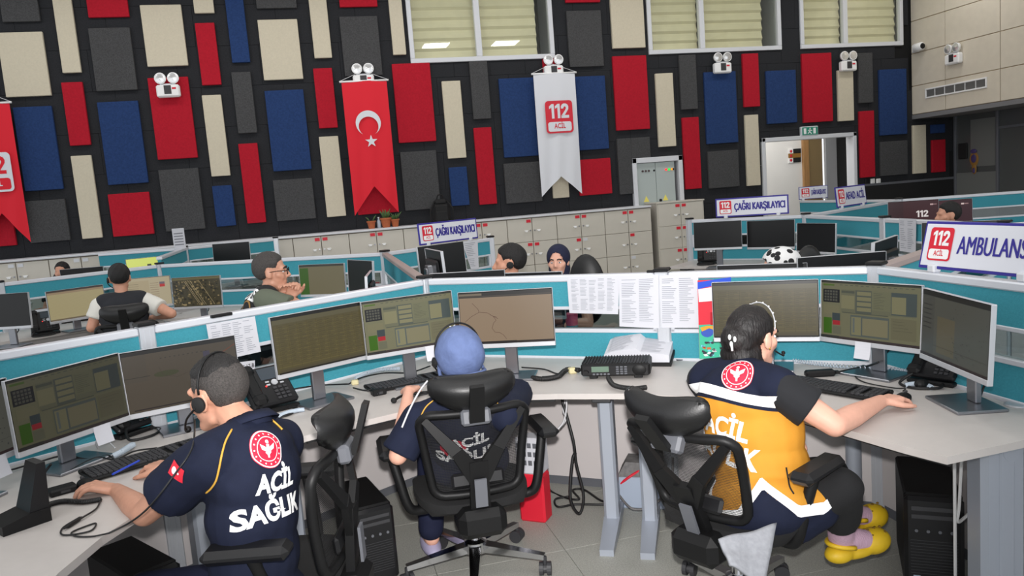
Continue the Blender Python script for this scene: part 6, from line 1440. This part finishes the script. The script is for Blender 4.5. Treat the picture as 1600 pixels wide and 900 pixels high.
C.part(blob([('c', shR, .062, shR.lerp(elR, .52), .070, False, True), ('c', shL, .06, shL.lerp(elL, .6), .064, False, True), ('c', nk-u*.05, .062, nk-u*.005, .054, False, True)]+sh+tors[2:], .008, 4, .008), 'black_tshirt', BLACKT)
# loose vest: navy yoke above, amber body, navy hem below the zigzag
Tt = frame_m(Vector(), (rc_-u*rc_.dot(u)).normalized(), u.cross((rc_-u*rc_.dot(u)).normalized()), u)
vp = torso_prims(pel, nk, rc_, fc, 1.06, 1.02, .03)+[('c', nk-u*.035, .062, shL.lerp(nk, .12), .060), ('c', nk-u*.035, .062, shR.lerp(nk, .12), .062), ('e', pel+u*.02-fc*.01, [.195, .155, .12], Tt), ('c', hipR, .105, hipR.lerp(knR, .35), .095), ('c', hipL, .105, hipL.lerp(knL, .35), .095)]
vest = blob(vp, .0085, 6, .016); wrinkle(vest, .005, 17, 3.)
bvC = bvh_of(vest); Lt = (nk-pel).length
def tt(p): return (p-pel).dot(u)/Lt
def zig(a):
    k = abs(((a*4/(2*pi)+.744) % 1)*2-1); return .01+.20*max(0, k*1.4-.4)
for p in vest.polygons:
    c = p.center; v = c-pel; x = v.dot(rc_); t_ = tt(c)
    w_ = v-u*v.dot(u); a_ = atan2(w_.dot(Tt.col[1].to_3d()), w_.dot(Tt.col[0].to_3d())); p.material_index = 1 if (t_ > .825-.10*cos(a_) or t_ < zig(a_)-.05) else 0
vobj = C.part(vest, 'vest', [VEST, NAVYC])
# reflective bands: one straight across the back, one zigzag at the waist
def ring_band(bvh, f0, f1, m, name, off=.003, n=110):
    mb = MB(); rows = []; A_, B_ = Tt.col[0].to_3d(), Tt.col[1].to_3d()
    for i in range(n+1):
        a = 2*pi*i/n; d = A_*cos(a)+B_*sin(a); col = []
        for k in range(4):
            fr = k/3.; t_ = f0(a)*(1-fr)+f1(a)*fr; o = pel+u*(Lt*t_); h = bvh.ray_cast(o+d*.6, -d, .6)
            col.append((h[0]+h[1]*off) if h[0] is not None else None)
        rows.append(col)
    for i in range(n):
        for k in range(3):
            q = [rows[i][k], rows[i+1][k], rows[i+1][k+1], rows[i][k+1]]
            if all(x is not None for x in q) and max((q[j]-q[j-1]).length for j in range(4)) < .08: mb.add(q, [(0, 1, 2, 3)])
    return C.part(mb, name, m, parent=vobj)
ring_band(bvC, lambda a: .755-.10*cos(a), lambda a: .825-.10*cos(a), M['retro'], 'reflective_band'); ring_band(bvC, lambda a: .825-.10*cos(a), lambda a: .84-.10*cos(a), NAVYC, 'band_edge', .002); ring_band(bvC, lambda a: .73-.10*cos(a), lambda a: .755-.10*cos(a), NAVYC, 'band_edge', .002)
zg = zig
ring_band(bvC, lambda a: zg(a)-.06, lambda a: zg(a)+.015, M['retro'], 'reflective_zigzag')
cr = decal_at(C, bvC, disc2(.062, 36), 1152, 584, -8, CRED, 'crest', .003, 'round red crest with white emblem', parent=vobj); 
decal_at(C, bvC, crest2(.062), 1152, 584, -8, M['wht'], 'crest_print', .0045, upv=u, parent=vobj, step=.02)
decal_at(C, bvC, txt2('ACİL', .095, .035, .19), 1130, 668, -20, M['retro'], 'back_lettering', .003, 'white reflective lettering', upv=u, parent=vobj, step=.02); decal_at(C, bvC, txt2('SAĞLIK', .095, .035, .28), 1130, 708, -20, M['retro'], 'back_lettering', .003, upv=u, parent=vobj, step=.02)
stripe(C, bvC, [(1228, 730), (1231, 748), (1234, 762), (1240, 772)], .003, M['blkm'], 'pocket_zip')
trs = blob([('c', hipL, .092, knL, .066), ('c', hipR, .092, knR, .066), ('c', knL, .064, anL.lerp(knL, .35), .056), ('c', knR, .064, anR.lerp(knR, .35), .058, False, True), ('e', pel-u*.03, [.165, .13, .10], Tt)], .010, 4, .012); wrinkle(trs, .004, 20, 5.); C.part(trs, 'trousers', BLACKP)
SOCK = mat('sock_pink', (206, 170, 190), .9, bump=.4, bscale=200, stretch=(1, 1, .2)); YEL = mat('clog_yellow', (222, 184, 36), .5, noise=.05, nscale=20)
for kn, an, to in ((knR, anR, toR), (knL, anL, toL)):
    C.part(blob([('c', an.lerp(kn, .45), .046, an, .043), ('c', an, .043, to, .034)], .008, 3, .004), 'sock', SOCK)
    d = (to-an); d.z = 0; d.normalize(); sd = Vector((-d.y, d.x, 0)); c0 = (an+to)/2; m_ = frame_m(Vector(), sd, d, up)
    sole_z = min(an.z, to.z)-.045
    cl = blob([('e', Vector((an.x, an.y, sole_z+.035))-d*.01, [.046, .06, .035], m_), ('e', Vector((to.x, to.y, sole_z+.045))+d*.005, [.054, .075, .05], m_), ('e', Vector((c0.x, c0.y, sole_z+.03)), [.046, .10, .03], m_)], .006, 4)
    ck = C.part(cl, 'clog', YEL, 'bright yellow rubber clog')
    C.part(MB().tube([Vector((an.x, an.y, sole_z+.07))+d*(.02-.075*sin(a))+sd*.052*cos(a)+up*(.012*sin(a)) for a in [pi*k/12 for k in range(13)]], .009, 6), 'heel_strap', YEL, parent=ck)
    h = MB()
    for i in range(3):
        for j in range(-1, 2): q = Vector((to.x, to.y, sole_z+.094-.012*abs(j)))+d*(.03*i-.02)+sd*.024*j; h.ell(q, (.006, .006, .004), 8, 6)
    C.part(h, 'vent_holes', mat('clog_hole', (120, 90, 20), .7), parent=ck)
# hair: dark bob gathered with a white claw clip, beaded hairband
H = lambda x, y, z: TC @ (Vector((x, y, z))*1.0)
hb = blob([('e', H(0, -.022, .032), [.083, .098, .092], TC), ('e', H(0, -.085, -.01), [.070, .055, .075], TC), ('e', H(0, -.09, -.07), [.072, .045, .06], TC), ('e', H(.045, -.055, -.08), [.035, .045, .065], TC), ('e', H(-.045, -.055, -.08), [.035, .045, .065], TC), ('e', H(0, -.12, .0), [.045, .035, .05], TC), ('e', H(.02, -.075, -.125), [.06, .04, .05], TC), ('e', H(0, -.085, -.11), [.075, .045, .06], TC), ('e', H(.055, -.045, -.11), [.03, .04, .06], TC), ('e', H(-.055, -.045, -.11), [.03, .04, .06], TC)], .007, 3)
TCi = TC.inverted()
bm = bmesh.new(); bm.from_mesh(hb); dl = []
for f in bm.faces:
    q = (TCi @ f.calc_center_median())/1.0
    lim = hairline(q.y, ((-.13, -.3), (-.035, -.3), (-.03, -.02), (.03, .018), (.045, .03), (.06, .055), (.12, .08)))
    if q.z < lim: dl.append(f)
bmesh.ops.delete(bm, geom=dl, context='FACES'); bm.to_mesh(hb); bm.free(); wrinkle(hb, .0022, 70, 1.)
ho = C.part(hb, 'hair', HAIRB, 'dark brown bob'); ho.modifiers.new('s', 'SOLIDIFY').thickness = .006
band = MB().tube([H(.088*cos(a), .015+.015*sin(a), .03+.098*sin(a)) for a in [pi*k/30 for k in range(31)]],   .0025, 6); bo_ = C.part(band, 'hairband', M['silver'])
C.part(sum_mb := MB(), 'hairband_beads', M['wht'], parent=bo_) if 0 else None
bd = MB(); [bd.ell(H(.090*cos(a), .017+.015*sin(a), .03+.1*sin(a)), (.0032, .0032, .0032), 8, 6) for a in [pi*k/9 for k in range(1, 9)]]; C.part(bd, 'hairband_beads', M['wht'], parent=bo_)
cl = MB()
for a in (20, 140, 260): e = Vector((cos(radians(a)), 0, sin(radians(a)))); cl.ell(H(.03+e.x*.015, -.150, .0+e.z*.015), (.006, .006, .011), 10, 8)
cl.tube([H(.03, -.152, -.01), H(.033, -.15, -.04)], .0045); C.part(cl, 'claw_clip', M['wht'])
C.part(MB().ell(H(.083, -.004, -.036), (.004, .004, .006), 8, 6), 'earring', mat('gold_ring', (200, 160, 80), .3, metal=.8))
eyes(C, TC, 1.0)
m = MB().tube(bez([H(.08, .03, -.05), H(.07, .09, -.075), H(.045, .118, -.07)], 5), .003); m.ell(H(.045, .12, -.07), (.008, .008, .008), 8, 6); C.part(m, 'microphone_boom', M['blk'])
# grey garment over the seat edge of her chair
gm = MB(); P0 = [atd(1122, 842, 2.58), atd(1214, 818, 2.66), atd(1196, 912, 2.52), atd(1165, 905, 2.5), atd(1142, 880, 2.5)]
vs = []; n_ = 12
for j in range(n_+1):
    for i in range(n_+1):
        a_ = P0[0].lerp(P0[1], i/n_); b_ = P0[4].lerp(P0[2], i/n_); q = a_.lerp(b_, j/n_); q.z += .004*sin(i*.7)+.003*sin(j*.9); vs.append(q)
gm.add(vs, [(j*(n_+1)+i, (j+1)*(n_+1)+i, (j+1)*(n_+1)+i+1, j*(n_+1)+i+1) for j in range(n_) for i in range(n_)])
go = one(gm, 'grey_jacket', mat('grey_jacket', (150, 152, 158), .85, noise=.1, nscale=60), 'light grey jacket hanging off the seat of the yellow-vested woman', 'jacket', smooth=True); go.modifiers.new('s', 'SOLIDIFY').thickness = .012

# ---------------------------------------------------- people of the rows behind
def seated(label, hc, face, yaw_body, skin, shirt_m, hair=None, voxel=.009, s=.97, up_=(0, 0, 1), arms=None, hairline_=None, hairm=None, eye=False, low=.55, sleeve=.6, vest=None, sit=.50, lean=.08, neck=.155, drop=.06):
    """seated figure from its head centre; arms: dict of elbow and wrist offsets"""
    hc = Vector(hc); f = Vector((cos(radians(yaw_body)), sin(radians(yaw_body)), 0)); r = Vector((f.y, -f.x, 0)); T = frame_m(hc, *basis(face, up_)); nk = hc-up*neck*s-f*.03; pel = Vector((nk.x, nk.y, sit))-f*lean; uu = (nk-pel).normalized()
    shL = nk-r*.17-up*drop; shR = nk+r*.17-up*drop; P = Person(label, (pel.x, pel.y, 0)); tors = torso_prims(pel, nk, r, f, .98); sh = [('c', nk-uu*.03, .055, shL, .056), ('c', nk-uu*.03, .055, shR, .056)]
    if arms: elL, wrL, elR, wrR = [Vector(v) for v in arms]
    else: elL = shL+f*.12-up*.26-r*.05; elR = shR+f*.12-up*.26+r*.05; wrL = elL+f*.24+r*.06+up*.05; wrR = elR+f*.24-r*.06+up*.05
    hl, hr = pel-r*.09, pel+r*.09; kl, kr = hl+f*.4, hr+f*.4
    pr = tors+sh+[('c', nk-uu*.03, .052, hc-up*.05*s, .05)]+head_prims(T, s)+arm_prims(shL, elL, wrL, .95)+arm_prims(shR, elR, wrR, .95)+hand_prims(wrL, (wrL-elL).normalized()+f*.4, (0, 0, -1), 1)+hand_prims(wrR, (wrR-elR).normalized()+f*.4, (0, 0, -1), -1)+[('c', hl, .085, kl, .06), ('c', hr, .085, kr, .06), ('c', kl, .056, kl-up*.42, .038), ('c', kr, .056, kr-up*.42, .038), ('c', kl-up*.44, .035, kl-up*.46+f*.12, .03), ('c', kr-up*.44, .035, kr-up*.46+f*.12, .03)]
    P.make_body(pr, skin, voxel, 3)
    sm = blob(tors+sh+[('c', nk-uu*.045, .060, nk-uu*.01, .056, False, True), ('c', shL, .06, shL.lerp(elL, sleeve), .064, False, True), ('c', shR, .06, shR.lerp(elR, sleeve), .064, False, True)], .011, 4, .012); wrinkle(sm, .003, 22, hc.x); P.bvs = bvh_of(sm); P.part(sm, 'shirt', shirt_m)
    P.part(blob([('c', hl, .085, kl, .064), ('c', hr, .085, kr, .064), ('c', kl, .062, kl-up*.38, .05), ('c', kr, .062, kr-up*.38, .05), ('e', pel, [.165, .12, .1], frame_m(Vector(), r, f, up))], .014, 3, .01), 'trousers', BLACKP)
    if vest:
        v = blob(tors+[('c', nk-uu*.04, .056, shL.lerp(nk, .25), .056), ('c', nk-uu*.04, .056, shR.lerp(nk, .25), .056)], .010, 4, .026); P.bv = bvh_of(v); P.part(v, 'vest', vest)
    if hairm: hairpart(P, T, s, hairm, line=hairline_, noise=.02, grow=.008)
    if eye: eyes(P, T, s)
    P.T, P.u, P.f, P.r, P.nk, P.pel = T, uu, f, r, nk, pel; return P
# D: white shirt, dark vest, from behind
hd = atd(187, 434, 6.45); fD = 97
Dp = seated('man in a white short-sleeved shirt and dark vest, seen from behind', hd, (-.18, .97, -.1), fD, SKINS['c'], mat('shirt_white', (222, 220, 212), .85), hairm=HAIR, vest=mat('vest_dark', (34, 36, 42), .85),
    arms=(atd(143, 512, 6.35), atd(158, 512, 6.75), atd(268, 490, 6.45), atd(240, 495, 6.75)))
headset(Dp, Dp.T, .97, -1, sides=(-1,))
# E: man with clasped hands, glasses, side view
he = atd(424, 424, 4.85); ce = atd(460, 449, 4.80)
Ep = seated('grey-haired man with glasses and clasped hands in a black police vest', he, (.97, -.08, -.05), -5, SKINS['a'], mat('tshirt_olive', (92, 98, 84), .9), hairm=HAIRG, vest=mat('vest_black', (24, 24, 27), .85),
    arms=(atd(470, 488, 4.95), ce+Vector((-.05, .03, -.05)), atd(478, 488, 4.66), ce+Vector((-.05, -.03, -.05))), voxel=.007, lean=.26, s=1.0, neck=.125, drop=.03)
E_T = Ep.T; g = MB()
for k in (-1, 1):
    g.tube([E_T @ Vector((k*.032+.024*cos(a), .100, -.004+.019*sin(a))) for a in [2*pi*i/16 for i in range(16)]], .0022, 6, closed=True); g.tube([E_T @ Vector((k*.056, .098, 0)), E_T @ Vector((k*.078, .05, .004)), E_T @ Vector((k*.084, -.01, .0))], .0025, 6)
g.tube([E_T @ Vector((-.008, .104, 0)), E_T @ Vector((.008, .104, 0))], .0022); Ep.part(g, 'glasses', M['blk']); eyes(Ep, E_T, .97)
Ep.part(blob(hand_prims(ce+Vector((-.03, .035, -.05)), (.35, -.5, .8), (.1, -1, 0), 1, (40, 60, 40), .95)+hand_prims(ce+Vector((-.03, -.035, -.05)), (.35, .5, .8), (.1, 1, 0), -1, (40, 60, 40), .95), .006, 2), 'clasped_hands', SKINS['a'])
u = Ep.u; decal_at(Ep, Ep.bv, txt2('POLİS', .09, .035, .24), 392, 463, 12, M['retro'], 'back_lettering', .003, step=.02); decal_at(Ep, Ep.bv, disc2(.05, 24, (0, 0), .04), 384, 482, 0, M['gold'], 'vest_badge', .003)
# F: man with headset, only his head shows
Fp = seated('dark-haired man with a headset beside the woman in the headscarf', atd(796, 410, 5.3), (-.9, .25, -.2), 165, SKINS['c'], NAVYC, hairm=HAIR, s=1.05); headset(Fp, Fp.T, .97, -1, sides=(-1,))
# G: woman in the navy headscarf
hg = atd(872, 408, 5.95); Gp = seated('woman in a navy headscarf looking down behind the front partition', hg, (-.50, -.86, -.12), 240, SKINS['b'], mat('navy_scarf', (24, 28, 56), .85, noise=.1, nscale=30), eye=True)
GT = Gp.T; hj = blob([('e', GT @ Vector((0, -.022, .03)), [.092, .100, .102], GT), ('e', GT @ Vector((0, -.03, -.06)), [.085, .080, .09], GT), ('c', GT @ Vector((0, -.02, -.10)), .075, Gp.nk-up*.06, .12), ('c', GT @ Vector((0, .03, -.125)), .045, Gp.nk+Gp.f*.05-up*.06, .08)], .008, 4)
bm = bmesh.new(); bm.from_mesh(hj); GTi = GT.inverted(); dl = [f for f in bm.faces if (lambda q: q.y > .02 and (q.x/.060)**2+((q.z+.018)/.092)**2 < 1)(GTi @ f.calc_center_median())]; bmesh.ops.delete(bm, geom=dl, context='FACES'); bm.to_mesh(hj); bm.free()
hq = Gp.part(hj, 'headscarf', MATS['navy_scarf'], 'navy headscarf'); hq.modifiers.new('s', 'SOLIDIFY').thickness = .006
# H: black and white patterned cap
Hp = seated('person in a black-and-white spotted cap beyond the front partition', atd(1216, 415, 4.95), (-.8, .5, -.3), 150, SKINS['b'], NAVYC)
cw_ = bpy.data.materials.new('cap_spotted'); cw_.use_nodes = True; nt = cw_.node_tree; tc = nt.nodes.new('ShaderNodeTexCoord'); vo = nt.nodes.new('ShaderNodeTexVoronoi'); vo.inputs['Scale'].default_value = 21; ra_ = nt.nodes.new('ShaderNodeValToRGB'); ra_.color_ramp.interpolation = 'CONSTANT'
ra_.color_ramp.elements[0].color = (.01, .01, .012, 1); ra_.color_ramp.elements[1].position = .42; ra_.color_ramp.elements[1].color = (.75, .75, .75, 1); nt.links.new(tc.outputs['Object'], vo.inputs['Vector']); nt.links.new(vo.outputs['Distance'], ra_.inputs[0]); nt.links.new(ra_.outputs[0], nt.nodes['Principled BSDF'].inputs['Base Color']); nt.nodes['Principled BSDF'].inputs['Roughness'].default_value = .85
Hp.part(shell((.108, .122, .102), (0, -.02, .02), lambda c: c.z > -.03+max(0, c.y*.9), Hp.T, .012), 'cap', cw_, 'white cap with black spots')
# I and J
Ip = seated('dark-haired man in profile before the maroon screen at the far right', atd(1481, 336, 6.9), (-.93, .35, -.05), 160, SKINS['c'], BLACKT, hairm=HAIR)
Jp = seated('person of whom only the dark hair shows at the far left', atd(97, 424, 9.6), (-.2, -.9, -.3), 260, SKINS['c'], BLACKT, hairm=HAIR)
